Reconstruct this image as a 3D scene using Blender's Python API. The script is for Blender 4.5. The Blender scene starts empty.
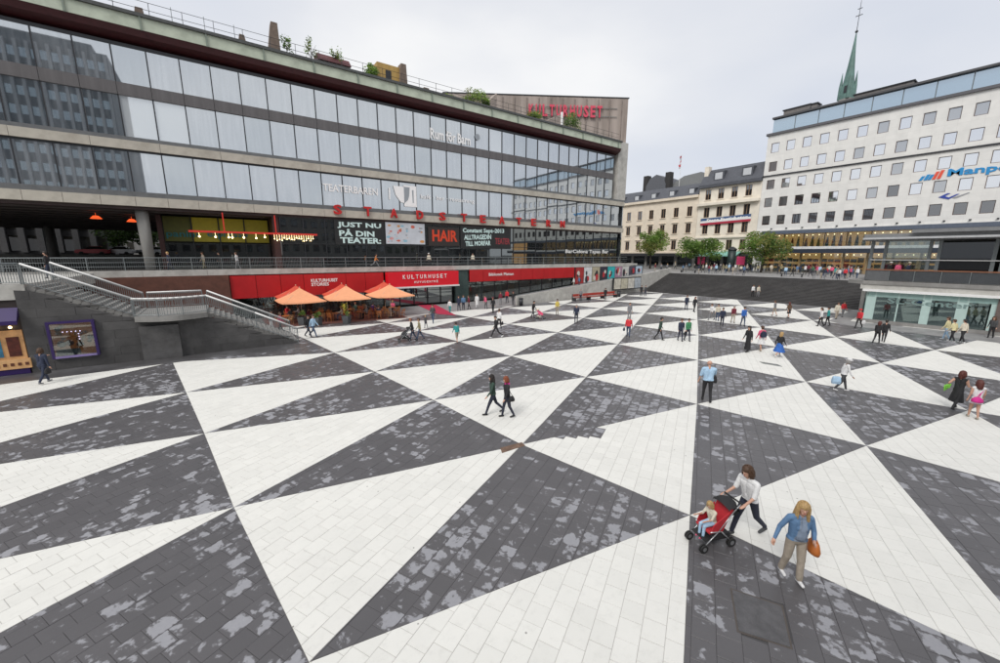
import bpy, bmesh, math, random
import numpy as np
from mathutils import Vector, Matrix, Euler
random.seed(7)
R_ = math.radians
scene = bpy.context.scene
COL = scene.collection

# ---------------------------------------------------------------- camera
# world: X runs along the glass facade (away to the right), Y is the distance towards it, Z up, plaza floor at 0
CAM_H, PITCH, ROLL, YAW, FPX = 6.4, R_(11.12), R_(0.16), R_(54.5), 390.0
du = np.array([math.sin(YAW), math.cos(YAW), 0.0]); dv = np.array([-du[1], du[0], 0.0])
F0 = np.array([0, math.cos(PITCH), -math.sin(PITCH)]); U0 = np.array([0, math.sin(PITCH), math.cos(PITCH)]); X0 = np.array([1.0, 0, 0])
R0 = math.cos(ROLL)*X0+math.sin(ROLL)*U0; U1 = -math.sin(ROLL)*X0+math.cos(ROLL)*U0
def tok(a): return np.array([a@du, a@dv, a[2]])
CF, CR, CU = tok(F0), tok(R0), tok(U1)
def ray(x, y): return CF+CR*(x-500)/FPX-CU*(y-331.5)/FPX
def gp(x, y, z=0.0):
    r = ray(x, y); return r*((z-CAM_H)/r[2])+np.array([0, 0, CAM_H])
def pix(P):
    P = np.asarray(P, float)-np.array([0, 0, CAM_H]); d = P@CF
    return 500+FPX*(P@CR)/d, 331.5-FPX*(P@CU)/d, d
cam = bpy.data.cameras.new('camera'); cam.sensor_width = 36; cam.sensor_fit = 'HORIZONTAL'; cam.lens = FPX/1000*36
cam.clip_start = 0.1; cam.clip_end = 6000
camo = bpy.data.objects.new('camera', cam); COL.objects.link(camo)
camo.matrix_world = Matrix(((CR[0], CU[0], -CF[0], 0), (CR[1], CU[1], -CF[1], 0), (CR[2], CU[2], -CF[2], CAM_H), (0, 0, 0, 1)))
scene.camera = camo

# ---------------------------------------------------------------- sky and sun (bright overcast)
SKYLOC = (9.26, 7.47, .42)
SUN_EL, SUN_AZ = 46, 243
w = bpy.data.worlds.new('World'); scene.world = w; w.use_nodes = True
nt = w.node_tree; nt.nodes.clear()
def nd(t, typ, **k):
    n = t.nodes.new(typ)
    for a, b in k.items():
        if a == 'ins':
            for i, v in b.items(): n.inputs[i].default_value = v
        else: setattr(n, a, b)
    return n
sky = nd(nt, 'ShaderNodeTexSky', sky_type='NISHITA', sun_disc=False, sun_elevation=R_(SUN_EL), sun_rotation=R_(SUN_AZ), air_density=1.0, dust_density=3.0)
tc = nd(nt, 'ShaderNodeTexCoord')
mp = nd(nt, 'ShaderNodeMapping'); mp.inputs['Scale'].default_value = (1, 1, 2.6); mp.inputs['Location'].default_value = SKYLOC
n1 = nd(nt, 'ShaderNodeTexNoise', ins={'Scale': 1.0, 'Detail': 3.0, 'Roughness': .45, 'Distortion': .35})
n2 = nd(nt, 'ShaderNodeTexNoise', ins={'Scale': 4.5, 'Detail': 4.0, 'Roughness': .5})
rp = nd(nt, 'ShaderNodeValToRGB')
rp.color_ramp.elements[0].position = .34; rp.color_ramp.elements[0].color = (.47, .50, .565, 1)
rp.color_ramp.elements[1].position = .60; rp.color_ramp.elements[1].color = (.685, .685, .687, 1)
e = rp.color_ramp.elements.new(.5); e.color = (.57, .583, .615, 1)
mixn = nd(nt, 'ShaderNodeMix', data_type='FLOAT', ins={0: .12})
L = nt.links.new
L(tc.outputs['Generated'], mp.inputs[0]); L(mp.outputs[0], n1.inputs['Vector']); L(mp.outputs[0], n2.inputs['Vector'])
L(n1.outputs[0], mixn.inputs[2]); L(n2.outputs[0], mixn.inputs[3]); L(mixn.outputs[0], rp.inputs[0])
skys = nd(nt, 'ShaderNodeVectorMath', operation='SCALE', ins={'Scale': .10})
L(sky.outputs[0], skys.inputs[0])
mxs = nd(nt, 'ShaderNodeMix', data_type='RGBA', ins={0: .93})
L(skys.outputs[0], mxs.inputs[6]); L(rp.outputs[0], mxs.inputs[7])
bg = nd(nt, 'ShaderNodeBackground', ins={'Strength': 1.0}); wo = nd(nt, 'ShaderNodeOutputWorld')
L(mxs.outputs[2], bg.inputs[0]); L(bg.outputs[0], wo.inputs[0])
sd = bpy.data.lights.new('sun', 'SUN'); sd.energy = 1.5; sd.angle = R_(25); sd.color = (1, .97, .93)
so = bpy.data.objects.new('sun', sd); COL.objects.link(so)
so.rotation_euler = (R_(90-SUN_EL), 0, R_(180-SUN_AZ)); so.location = (0, 0, 60)
vs = scene.view_settings; vs.view_transform = 'Standard'; vs.look = 'None'; vs.exposure = 0.52; vs.gamma = 1; vs.use_curve_mapping = False
scene.render.engine = 'CYCLES'

# ---------------------------------------------------------------- materials
MATS = {}
def mat(name, col, rough=.6, metal=0.0, var=.12, scale=3.0, bump=0.0, bscale=30.0, spec=.5, emit=None, streak=0.0, dirt=None):
    if name in MATS: return MATS[name]
    m = bpy.data.materials.new(name); m.use_nodes = True; t = m.node_tree; b = t.nodes['Principled BSDF']
    b.inputs['Roughness'].default_value = rough; b.inputs['Metallic'].default_value = metal
    b.inputs['Specular IOR Level'].default_value = spec
    c = (col[0], col[1], col[2], 1)
    g = nd(t, 'ShaderNodeTexCoord')
    if var > 0:
        n = nd(t, 'ShaderNodeTexNoise', ins={'Scale': scale, 'Detail': 6.0, 'Roughness': .6})
        src = g.outputs['Object']
        if streak:
            mp_ = nd(t, 'ShaderNodeMapping'); mp_.inputs['Scale'].default_value = (1, 1, streak); t.links.new(src, mp_.inputs[0]); src = mp_.outputs[0]
        t.links.new(src, n.inputs['Vector'])
        r = nd(t, 'ShaderNodeMapRange', ins={1: .3, 2: .7, 3: 1-var, 4: 1+var}); t.links.new(n.outputs[0], r.inputs[0])
        x = nd(t, 'ShaderNodeMix', data_type='RGBA', blend_type='MULTIPLY', ins={0: 1.0, 6: c}); t.links.new(r.outputs[0], x.inputs[7])
        out = x.outputs[2]
        if dirt:
            n3 = nd(t, 'ShaderNodeTexNoise', ins={'Scale': scale*.35, 'Detail': 8.0, 'Roughness': .7}); t.links.new(src, n3.inputs['Vector'])
            r3 = nd(t, 'ShaderNodeMapRange', ins={1: .5, 2: .68, 3: 0.0, 4: dirt[3]}); t.links.new(n3.outputs[0], r3.inputs[0])
            x3 = nd(t, 'ShaderNodeMix', data_type='RGBA', ins={7: (dirt[0], dirt[1], dirt[2], 1)}); t.links.new(out, x3.inputs[6]); t.links.new(r3.outputs[0], x3.inputs[0]); out = x3.outputs[2]
        t.links.new(out, b.inputs['Base Color'])
    else: b.inputs['Base Color'].default_value = c
    if bump:
        n2_ = nd(t, 'ShaderNodeTexNoise', ins={'Scale': bscale, 'Detail': 4.0}); t.links.new(g.outputs['Object'], n2_.inputs['Vector'])
        bp = nd(t, 'ShaderNodeBump', ins={'Strength': bump, 'Distance': .02}); t.links.new(n2_.outputs[0], bp.inputs['Height']); t.links.new(bp.outputs[0], b.inputs['Normal'])
    if emit:
        b.inputs['Emission Color'].default_value = (emit[0], emit[1], emit[2], 1); b.inputs['Emission Strength'].default_value = emit[3]
    MATS[name] = m; return m
def glass(name, refl, tint, base, rough=.02, transp=0.0, curtain=None):
    m = bpy.data.materials.new(name); m.use_nodes = True; t = m.node_tree; t.nodes.clear()
    o = nd(t, 'ShaderNodeOutputMaterial'); gl = nd(t, 'ShaderNodeBsdfGlossy', ins={'Roughness': rough, 'Color': (*tint, 1)})
    df = nd(t, 'ShaderNodeBsdfDiffuse', ins={'Color': (*base, 1)})
    inner = df.outputs[0]
    if curtain:
        ge = nd(t, 'ShaderNodeNewGeometry'); mp_ = nd(t, 'ShaderNodeMapping'); mp_.inputs['Scale'].default_value = (3.2, 1, .22); t.links.new(ge.outputs['Position'], mp_.inputs[0])
        nz = nd(t, 'ShaderNodeTexNoise', ins={'Scale': 1.0, 'Detail': 5.0, 'Roughness': .65}); t.links.new(mp_.outputs[0], nz.inputs['Vector'])
        rm = nd(t, 'ShaderNodeMapRange', ins={1: .42, 2: .66, 3: 0.0, 4: 1.0}); t.links.new(nz.outputs[0], rm.inputs[0])
        mc = nd(t, 'ShaderNodeMix', data_type='RGBA', ins={6: (*base, 1), 7: (*curtain, 1)}); t.links.new(rm.outputs[0], mc.inputs[0]); t.links.new(mc.outputs[2], df.inputs['Color'])
    if transp:
        tr = nd(t, 'ShaderNodeBsdfTransparent', ins={'Color': (.78, .84, .82, 1)}); mt = nd(t, 'ShaderNodeMixShader', ins={0: transp})
        t.links.new(df.outputs[0], mt.inputs[1]); t.links.new(tr.outputs[0], mt.inputs[2]); inner = mt.outputs[0]
    fr = nd(t, 'ShaderNodeLayerWeight', ins={'Blend': .25})
    mr = nd(t, 'ShaderNodeMapRange', ins={1: 0.0, 2: 1.0, 3: refl, 4: 1.0}); t.links.new(fr.outputs['Fresnel'], mr.inputs[0])
    mx = nd(t, 'ShaderNodeMixShader'); t.links.new(mr.outputs[0], mx.inputs[0]); t.links.new(inner, mx.inputs[1]); t.links.new(gl.outputs[0], mx.inputs[2]); t.links.new(mx.outputs[0], o.inputs[0])
    MATS[name] = m; return m

# ---------------------------------------------------------------- mesh helpers
class MB:
    def __init__(s): s.v = []; s.f = []; s.m = []
    def add(s, vs, fs, mi=0):
        n = len(s.v); s.v += [tuple(map(float, p)) for p in vs]; s.f += [tuple(i+n for i in f) for f in fs]; s.m += [mi]*len(fs); return s
    def box(s, x0, x1, y0, y1, z0, z1, mi=0):
        return s.add([(x0, y0, z0), (x1, y0, z0), (x1, y1, z0), (x0, y1, z0), (x0, y0, z1), (x1, y0, z1), (x1, y1, z1), (x0, y1, z1)],
                     [(0, 3, 2, 1), (4, 5, 6, 7), (0, 1, 5, 4), (1, 2, 6, 5), (2, 3, 7, 6), (3, 0, 4, 7)], mi)
    def cbox(s, x0, x1, y0, y1, z0, z1, c=.01, mi=0):
        # box whose top edges are chamfered
        return s.add([(x0, y0, z0), (x1, y0, z0), (x1, y1, z0), (x0, y1, z0), (x0, y0, z1-c), (x1, y0, z1-c), (x1, y1, z1-c), (x0, y1, z1-c), (x0+c, y0+c, z1), (x1-c, y0+c, z1), (x1-c, y1-c, z1), (x0+c, y1-c, z1)],
                     [(0, 3, 2, 1), (8, 9, 10, 11), (0, 1, 5, 4), (1, 2, 6, 5), (2, 3, 7, 6), (3, 0, 4, 7), (4, 5, 9, 8), (5, 6, 10, 9), (6, 7, 11, 10), (7, 4, 8, 11)], mi)
    def quad(s, a, b, c, d, mi=0): return s.add([a, b, c, d], [(0, 1, 2, 3)], mi)
    def prism(s, poly, z0, z1, mi=0):
        n = len(poly); vs = [(p[0], p[1], z0) for p in poly]+[(p[0], p[1], z1) for p in poly]
        return s.add(vs, [tuple(range(n))[::-1], tuple(range(n, 2*n))]+[(i, (i+1) % n, n+(i+1) % n, n+i) for i in range(n)], mi)
    def vprism(s, poly, axis, a0, a1, mi=0):
        # polygon in (h, z), extruded along 'x' or 'y'
        n = len(poly)
        def P(h, z, a): return (a, h, z) if axis == 'x' else (h, a, z)
        vs = [P(h, z, a0) for h, z in poly]+[P(h, z, a1) for h, z in poly]
        return s.add(vs, [tuple(range(n))[::-1], tuple(range(n, 2*n))]+[(i, (i+1) % n, n+(i+1) % n, n+i) for i in range(n)], mi)
    def tube(s, p0, p1, r0, r1=None, seg=8, mi=0, cap=True):
        r1 = r0 if r1 is None else r1
        p0, p1 = np.array(p0, float), np.array(p1, float); d = p1-p0; L_ = np.linalg.norm(d)
        if L_ < 1e-9: return s
        d /= L_; a = np.cross(d, [0, 0, 1]) if abs(d[2]) < .9 else np.cross(d, [1, 0, 0]); a /= np.linalg.norm(a); b = np.cross(d, a)
        vs = []
        for p, r in ((p0, r0), (p1, r1)):
            for k in range(seg):
                t = 2*math.pi*k/seg; vs.append(p+r*(math.cos(t)*a+math.sin(t)*b))
        fs = [(k, (k+1) % seg, seg+(k+1) % seg, seg+k) for k in range(seg)]
        if cap: fs += [tuple(range(seg))[::-1], tuple(range(seg, 2*seg))]
        return s.add(vs, fs, mi)
    def path(s, pts, r, seg=8, mi=0):
        for a, b in zip(pts[:-1], pts[1:]): s.tube(a, b, r, r, seg, mi)
        return s
    def lathe(s, prof, c=(0, 0, 0), seg=16, mi=0, sx=1, sy=1):
        vs = []; n = len(prof)
        for r, z in prof:
            for k in range(seg):
                t = 2*math.pi*k/seg; vs.append((c[0]+sx*r*math.cos(t), c[1]+sy*r*math.sin(t), c[2]+z))
        fs = [(i*seg+k, i*seg+(k+1) % seg, (i+1)*seg+(k+1) % seg, (i+1)*seg+k) for i in range(n-1) for k in range(seg)]
        fs += [tuple(range(seg))[::-1], tuple(range((n-1)*seg, n*seg))]
        return s.add(vs, fs, mi)
    def ball(s, c, r, seg=10, rings=6, mi=0, sc=(1, 1, 1)):
        prof = [(max(.001, math.sin(math.pi*i/rings)), -math.cos(math.pi*i/rings)) for i in range(rings+1)]
        vs = []
        for a, z in prof:
            for k in range(seg):
                t = 2*math.pi*k/seg; vs.append((c[0]+r*sc[0]*a*math.cos(t), c[1]+r*sc[1]*a*math.sin(t), c[2]+r*sc[2]*z))
        fs = [(i*seg+k, i*seg+(k+1) % seg, (i+1)*seg+(k+1) % seg, (i+1)*seg+k) for i in range(rings) for k in range(seg)]
        return s.add(vs, fs, mi)
    def capsule(s, p0, p1, r0, r1, seg=10, mi=0):
        p0, p1 = np.array(p0, float), np.array(p1, float); d = p1-p0; L_ = np.linalg.norm(d); d = d/L_ if L_ > 1e-6 else np.array([0, 0, 1.0])
        a = np.cross(d, [0, 0, 1]) if abs(d[2]) < .9 else np.cross(d, [1, 0, 0]); a /= np.linalg.norm(a); b = np.cross(d, a)
        rows = []
        for i in range(4): t = math.pi/2*i/3; rows.append((p0, r0*max(.02, math.sin(t)), -r0*math.cos(t)))
        for i in range(4): t = math.pi/2*(1-i/3); rows.append((p1, r1*max(.02, math.sin(t)), r1*math.cos(t)))
        vs = []
        for p, r, h in rows:
            for k in range(seg):
                t = 2*math.pi*k/seg; vs.append(p+d*h+r*(math.cos(t)*a+math.sin(t)*b))
        n = len(rows); fs = [(i*seg+k, i*seg+(k+1) % seg, (i+1)*seg+(k+1) % seg, (i+1)*seg+k) for i in range(n-1) for k in range(seg)]
        fs += [tuple(range(seg))[::-1], tuple(range((n-1)*seg, n*seg))]
        return s.add(vs, fs, mi)
    def mesh(s, name, mats, off=(0, 0, 0), smooth=False):
        me = bpy.data.meshes.new(name); o = off
        me.from_pydata([(p[0]-o[0], p[1]-o[1], p[2]-o[2]) for p in s.v], [], s.f)
        mats = mats if isinstance(mats, (list, tuple)) else [mats]
        for m in mats: me.materials.append(m)
        if len(mats) > 1: me.polygons.foreach_set('material_index', s.m)
        if smooth: me.polygons.foreach_set('use_smooth', [True]*len(s.f))
        me.update(); return me
    def base(s):
        a = np.array(s.v); lo, hi = a.min(0), a.max(0); return ((lo[0]+hi[0])/2, (lo[1]+hi[1])/2, lo[2])
    def build(s, name, mats, parent=None, smooth=False, off=None):
        if parent is None: off = s.base() if off is None else off
        elif off is None:
            r = parent
            while r.parent: r = r.parent
            off = tuple(r.location)
        me = s.mesh(name, mats, off, smooth); o = bpy.data.objects.new(name, me); COL.objects.link(o)
        if parent: o.parent = parent
        else: o.location = off
        return o
def inst(name, me, parent=None, loc=(0, 0, 0), rot=(0, 0, 0), sc=None):
    o = bpy.data.objects.new(name, me); COL.objects.link(o)
    if parent:
        o.parent = parent; r = parent
        while r.parent: r = r.parent
        loc = (loc[0]-r.location[0], loc[1]-r.location[1], loc[2]-r.location[2])
    o.location = loc; o.rotation_euler = rot
    if sc: o.scale = sc
    return o
def tag(o, label=None, cat=None, group=None, kind=None):
    if label: o['label'] = label
    if cat: o['category'] = cat
    if group: o['group'] = group
    if kind: o['kind'] = kind
    return o
def thing(name, loc, label, cat, group=None):
    o = bpy.data.objects.new(name, None); COL.objects.link(o); o.location = loc; o.empty_display_size = .2
    return tag(o, label, cat, group)
def copy_tree(o, parent=None):
    c = o.copy(); COL.objects.link(c); c.parent = parent
    for ch in list(o.children): copy_tree(ch, c)
    return c
_txt = {}
def text_mesh(s, size=1.0, ext=.02, bold=.0, spacing=1.0):
    k = (s, size, ext, bold, spacing)
    if k in _txt: return _txt[k]
    c = bpy.data.curves.new('lettering', 'FONT'); c.body = s; c.size = size; c.extrude = ext; c.offset = bold; c.space_character = spacing; c.resolution_u = 2
    o = bpy.data.objects.new('lettering', c); COL.objects.link(o)
    dg = bpy.context.evaluated_depsgraph_get(); me = bpy.data.meshes.new_from_object(o.evaluated_get(dg)); me.name = 'lettering'
    bpy.data.objects.remove(o); bpy.data.curves.remove(c); _txt[k] = me; return me
def letters(name, s, m, parent, x0, x1, z0, z1, at, plane='v', ext=.02, bold=.012, slant=0.0, spacing=1.0):
    """lettering fitted to the rectangle x0..x1 (left to right as read), z0..z1 on the plane y=at ('v') or x=at ('u')"""
    me = text_mesh(s, 1.0, .5, bold, spacing).copy(); n = len(me.vertices)
    co = np.zeros(n*3); me.vertices.foreach_get('co', co); co = co.reshape(-1, 3); lo, hi = co.min(0), co.max(0)
    q = np.zeros_like(co)
    t = x0+(co[:, 0]-lo[0])/(hi[0]-lo[0])*(x1-x0); z = z0+(co[:, 1]-lo[1])/(hi[1]-lo[1])*(z1-z0)+slant*(t-x0)/(x1-x0); d = -(co[:, 2]/.5)*ext
    off = np.zeros(3)
    if parent:
        r = parent
        while r.parent: r = r.parent
        off = np.array(r.location)
    if plane == 'v': q[:, 0] = t; q[:, 1] = at+d; q[:, 2] = z
    elif plane == 'u': q[:, 1] = t; q[:, 0] = at+d; q[:, 2] = z
    else:
        A, B = plane      # wall from point A to point B: t measured from A
        ux = (B-A)/np.linalg.norm(B-A); nx = np.array([ux[1], -ux[0]])
        q[:, 0] = A[0]+ux[0]*t-nx[0]*d+nx[0]*at; q[:, 1] = A[1]+ux[1]*t-nx[1]*d+nx[1]*at; q[:, 2] = z
    if not parent: off = np.array([q[:, 0].mean(), q[:, 1].mean(), q[:, 2].min()])
    me.vertices.foreach_set('co', (q-off).ravel()); me.update(); me.materials.clear(); me.materials.append(m)
    o = bpy.data.objects.new(name, me); COL.objects.link(o)
    if parent: o.parent = parent
    else: o.location = off
    return o

# shared materials
conc = mat('concrete_pale', (.47, .46, .43), .85, var=.14, scale=1.6, bump=.25, bscale=12, dirt=(.25, .24, .22, .6))
concd = mat('concrete_grey', (.24, .235, .225), .85, var=.18, scale=1.2, bump=.3, bscale=10, streak=.25, dirt=(.16, .15, .14, .6))
darkm = mat('dark_metal', (.035, .037, .042), .45, .4, var=.1)
greym = mat('galvanised_metal', (.20, .22, .225), .5, .4, var=.12, scale=8)
whitem = mat('white_painted_metal', (.75, .75, .74), .4, var=.05)
asph = mat('asphalt', (.055, .055, .058), .8, var=.2, scale=2, bump=.3, bscale=60)
red = mat('red_enamel', (.46, .012, .016), .38, var=.10, scale=.8)
redb = mat('red_sign', (.70, .008, .022), .35, var=.03)
wht = mat('white_lettering', (.85, .85, .84), .4, var=0)
# ---------------------------------------------------------------- ground
g = tag(MB().box(-1500, 2500, -1500, 2500, -1.0, -.20).build('ground', asph), kind='structure')
def paver_mat(name, dark):
    m = bpy.data.materials.new(name); m.use_nodes = True; t = m.node_tree; b = t.nodes['Principled BSDF']; lk = t.links.new
    geo = nd(t, 'ShaderNodeNewGeometry'); at = nd(t, 'ShaderNodeAttribute', attribute_name='rnd'); uv = nd(t, 'ShaderNodeUVMap', uv_map='local')
    P = geo.outputs['Position']
    def noise(sc, det=4.0, ro=.55, dist=0.0):
        n = nd(t, 'ShaderNodeTexNoise', ins={'Scale': sc, 'Detail': det, 'Roughness': ro, 'Distortion': dist}); lk(P, n.inputs['Vector']); return n.outputs[0]
    def math_(op, a, b_=None, c=None):
        n = nd(t, 'ShaderNodeMath', operation=op)
        for i, q in enumerate((a, b_, c)):
            if q is None: continue
            if isinstance(q, (int, float)): n.inputs[i].default_value = q
            else: lk(q, n.inputs[i])
        return n.outputs[0]
    def rng(a, lo, hi, o0, o1, sm=True):
        n = nd(t, 'ShaderNodeMapRange', interpolation_type='SMOOTHSTEP' if sm else 'LINEAR', ins={1: lo, 2: hi, 3: o0, 4: o1}); lk(a, n.inputs[0]); return n.outputs[0]
    def mixc(f, a, b_):
        n = nd(t, 'ShaderNodeMix', data_type='RGBA')
        if isinstance(f, (int, float)): n.inputs[0].default_value = f
        else: lk(f, n.inputs[0])
        for i, q in ((6, a), (7, b_)):
            if isinstance(q, tuple): n.inputs[i].default_value = (*q, 1)
            else: lk(q, n.inputs[i])
        return n.outputs[2]
    rnd = at.outputs['Fac']
    # distance from the paver's middle, 0..1
    sv = nd(t, 'ShaderNodeVectorMath', operation='SUBTRACT', ins={1: (.5, .5, 0)}); lk(uv.outputs[0], sv.inputs[0])
    ab = nd(t, 'ShaderNodeVectorMath', operation='ABSOLUTE'); lk(sv.outputs[0], ab.inputs[0])
    sx = nd(t, 'ShaderNodeSeparateXYZ'); lk(ab.outputs[0], sx.inputs[0])
    edge = math_('MULTIPLY', math_('MAXIMUM', sx.outputs[0], sx.outputs[1]), 2.0)
    if dark:
        big = noise(.16, 3.0); mid = noise(2.5, 5.0, .62, .5); fine = noise(7.0, 3.0, .6, .3)
        s = math_('ADD', math_('MULTIPLY', mid, .62), math_('MULTIPLY', fine, .25))
        s = math_('ADD', s, math_('MULTIPLY', rnd, .12)); s = math_('ADD', s, math_('MULTIPLY', big, .42))
        s = math_('SUBTRACT', s, math_('MULTIPLY', math_('POWER', edge, 5.0), .10))
        dry = rng(s, .718, .768, 0.0, 1.0)
        tone = rng(rnd, 0.0, 1.0, .93, 1.08, False)
        wet = mixc(noise(.8, 4.0), (.082, .079, .083), (.112, .107, .112)); dr = mixc(noise(14.0, 3.0), (.24, .242, .262), (.30, .30, .32))
        c = mixc(dry, wet, dr)
        n = nd(t, 'ShaderNodeVectorMath', operation='SCALE'); lk(c, n.inputs[0]); lk(tone, n.inputs['Scale']); lk(n.outputs[0], b.inputs['Base Color'])
        lk(rng(dry, 0, 1, .34, .75, False), b.inputs['Roughness'])
        b.inputs['Specular IOR Level'].default_value = .42
    else:
        tone = rng(rnd, 0.0, 1.0, .965, 1.02, False)
        c = mixc(noise(.9, 6.0, .65), (.66, .655, .62), (.76, .752, .71)); c = mixc(rng(noise(5.0, 6.0, .7), .50, .70, 0, .5), c, (.61, .605, .57))
        # specks: gum and grit
        sp = nd(t, 'ShaderNodeTexVoronoi', feature='F1', ins={'Scale': 2.3}); lk(P, sp.inputs['Vector'])
        gum = rng(sp.outputs['Distance'], .03, .06, 1.0, 0.0)
        gum = math_('MULTIPLY', gum, rng(noise(1.1, 2.0), .46, .52, 0, 1))
        c = mixc(math_('MULTIPLY', gum, .75), c, (.12, .11, .10))
        c = mixc(rng(edge, .93, 1.0, 0, .12), c, (.40, .39, .37))
        n = nd(t, 'ShaderNodeVectorMath', operation='SCALE'); lk(c, n.inputs[0]); lk(tone, n.inputs['Scale']); lk(n.outputs[0], b.inputs['Base Color'])
        b.inputs['Roughness'].default_value = .62; b.inputs['Specular IOR Level'].default_value = .3
    bp = nd(t, 'ShaderNodeBump', ins={'Strength': .25, 'Distance': .006}); lk(noise(28.0, 4.0), bp.inputs['Height']); lk(bp.outputs[0], b.inputs['Normal'])
    return m
pm_dark, pm_white = paver_mat('dark_granite_paver', True), paver_mat('white_stone_paver', False)
grout = mat('paving_bed', (.16, .155, .15), .9, var=.2)
plaza = tag(MB().box(-40, 72, -40, 46.4, -.19, -.035).build('plaza_floor', grout), kind='structure')
# nodes of the triangle pattern: a regular lattice, shifted where the photograph shows uneven setting out
def lat(i, j):
    x = (.136+1.205*i+.601*j)*CAM_H; y = (1.976+.571*i+1.203*j)*CAM_H
    return np.array([x*du[0]+y*du[1], x*dv[0]+y*dv[1]])
known = {(0, 0): (522, 444.5), (1, 0): (697, 404), (0, 1): (586, 377), (-1, 1): (433.8, 400), (-1, 0): (233.8, 507.3), (1, -1): (690, 515), (2, -1): (866.5, 445.6), (2, 0): (806, 381.7), (3, 0): (880.8, 363), (4, 0): (935, 350), (1, 1): (698, 360), (1, 2): (698.6, 335), (0, 2): (618, 344), (-1, 2): (511.3, 356), (-1, 3): (558, 332.4), (-2, 2): (375, 371.6), (-2, 1): (204.3, 433.4), (-3, 2): (186.2, 392.4), (-3, 3): (334.6, 352.6), (-4, 3): (172.6, 362), (-2, 3): (459, 341.5), (0, -1): (309, 662)}
corr = {k: gp(*p)[:2]-lat(*k) for k, p in known.items()}
def node(i, j):
    if (i, j) in corr: return lat(i, j)+corr[(i, j)]
    ws = [(1.0/((i-a)**2+(j-b)**2+(i-a)*(j-b))**1.5, c) for (a, b), c in corr.items()]
    s_ = sum(w_ for w_, _ in ws); near = max(w_ for w_, _ in ws)
    return lat(i, j)+sum(w_*c for w_, c in ws)/s_*min(1, near*1.2)
def clip(poly, keep):
    out = []
    for k in range(len(poly)):
        a, b = poly[k-1], poly[k]; fa, fb = keep(a), keep(b)
        if fa >= 0: out.append(a)
        if (fa >= 0) != (fb >= 0): t_ = fa/(fa-fb); out.append(a+(b-a)*t_)
    return out
PA = R_(27.3); pe, pf = np.array([math.cos(PA), math.sin(PA)]), np.array([-math.sin(PA), math.cos(PA)])
PL, PW, GAP = .43, .385, .0045
def region(poly):
    for k in (lambda p: p[0]+14, lambda p: 61.6-p[0], lambda p: p[1]+4, lambda p: 39.4+max(0, (p[0]-31)*.07)-p[1]):
        poly = clip(poly, k)
        if len(poly) < 3: return []
    return poly
pavers = []; beds = []; rr = random.Random(3)
for i in range(-12, 12):
    for j in range(-14, 16):
        m_ = node(i, j); A = node(i+1, j); Bn = node(i, j+1); C_ = node(i-1, j+1)
        for tri, dark in (((m_, A, Bn), True), ((m_, Bn, C_), False)):
            cx, cy = sum(p[0] for p in tri)/3, sum(p[1] for p in tri)/3
            if cx < -22 or cx > 72 or cy < -10 or cy > 50: continue
            ar = (tri[1][0]-tri[0][0])*(tri[2][1]-tri[0][1])-(tri[1][1]-tri[0][1])*(tri[2][0]-tri[0][0])
            if ar < 0: tri = tri[::-1]
            tri = region([np.array(p) for p in tri])
            if len(tri) < 3: continue
            es = []
            for k in range(len(tri)):
                a, b = tri[k-1], tri[k]; n_ = np.array([-(b-a)[1], (b-a)[0]]); ln = np.linalg.norm(n_)
                if ln > 1e-4: es.append((a, n_/ln))
            beds.append(([tuple(p) for p in tri], dark))
            sE = [p@pe for p in tri]; sF = [p@pf for p in tri]
            dist = math.hypot(cx, cy); f = 1.0
            for r in range(int(math.floor(min(sF)/PW)), int(math.ceil(max(sF)/PW))+1):
                off = (.5*(r % 2)+.07*math.sin(r*1.7))*PL
                for c in range(int(math.floor((min(sE)-off)/PL)), int(math.ceil((max(sE)-off)/PL))+1):
                    x0, x1, y0, y1 = c*PL+off+GAP/2, (c+1)*PL+off-GAP/2, r*PW+GAP/2, (r+1)*PW-GAP/2
                    poly = [pe*x0+pf*y0, pe*x1+pf*y0, pe*x1+pf*y1, pe*x0+pf*y1]
                    ok = True; inside = True
                    for a, n_ in es:
                        ds = [(p-a)@n_-.004 for p in poly]
                        if max(ds) < 0: ok = False; break
                        if min(ds) < 0: inside = False
                    if not ok: continue
                    if not inside:
                        for a, n_ in es:
                            poly = clip(poly, lambda p: (p-a)@n_-.004)
                            if len(poly) < 3: break
                        if len(poly) < 3: continue
                    q = [((p@pe-x0)/(x1-x0), (p@pf-y0)/(y1-y0)) for p in poly]
                    pavers.append((poly, q, dark, rr.random(), rr.uniform(-.003, .003)))
hx = gp(758, 619)[:2]        # the inspection cover takes the place of some pavers
hatch_c = [gp(*p)[:2] for p in ((730, 588), (783, 606), (793, 650), (737, 632))]
def in_hatch(p): return all(((hatch_c[k]-hatch_c[k-1])[0]*(p-hatch_c[k-1])[1]-(hatch_c[k]-hatch_c[k-1])[1]*(p-hatch_c[k-1])[0]) < 0 for k in range(4))
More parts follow.
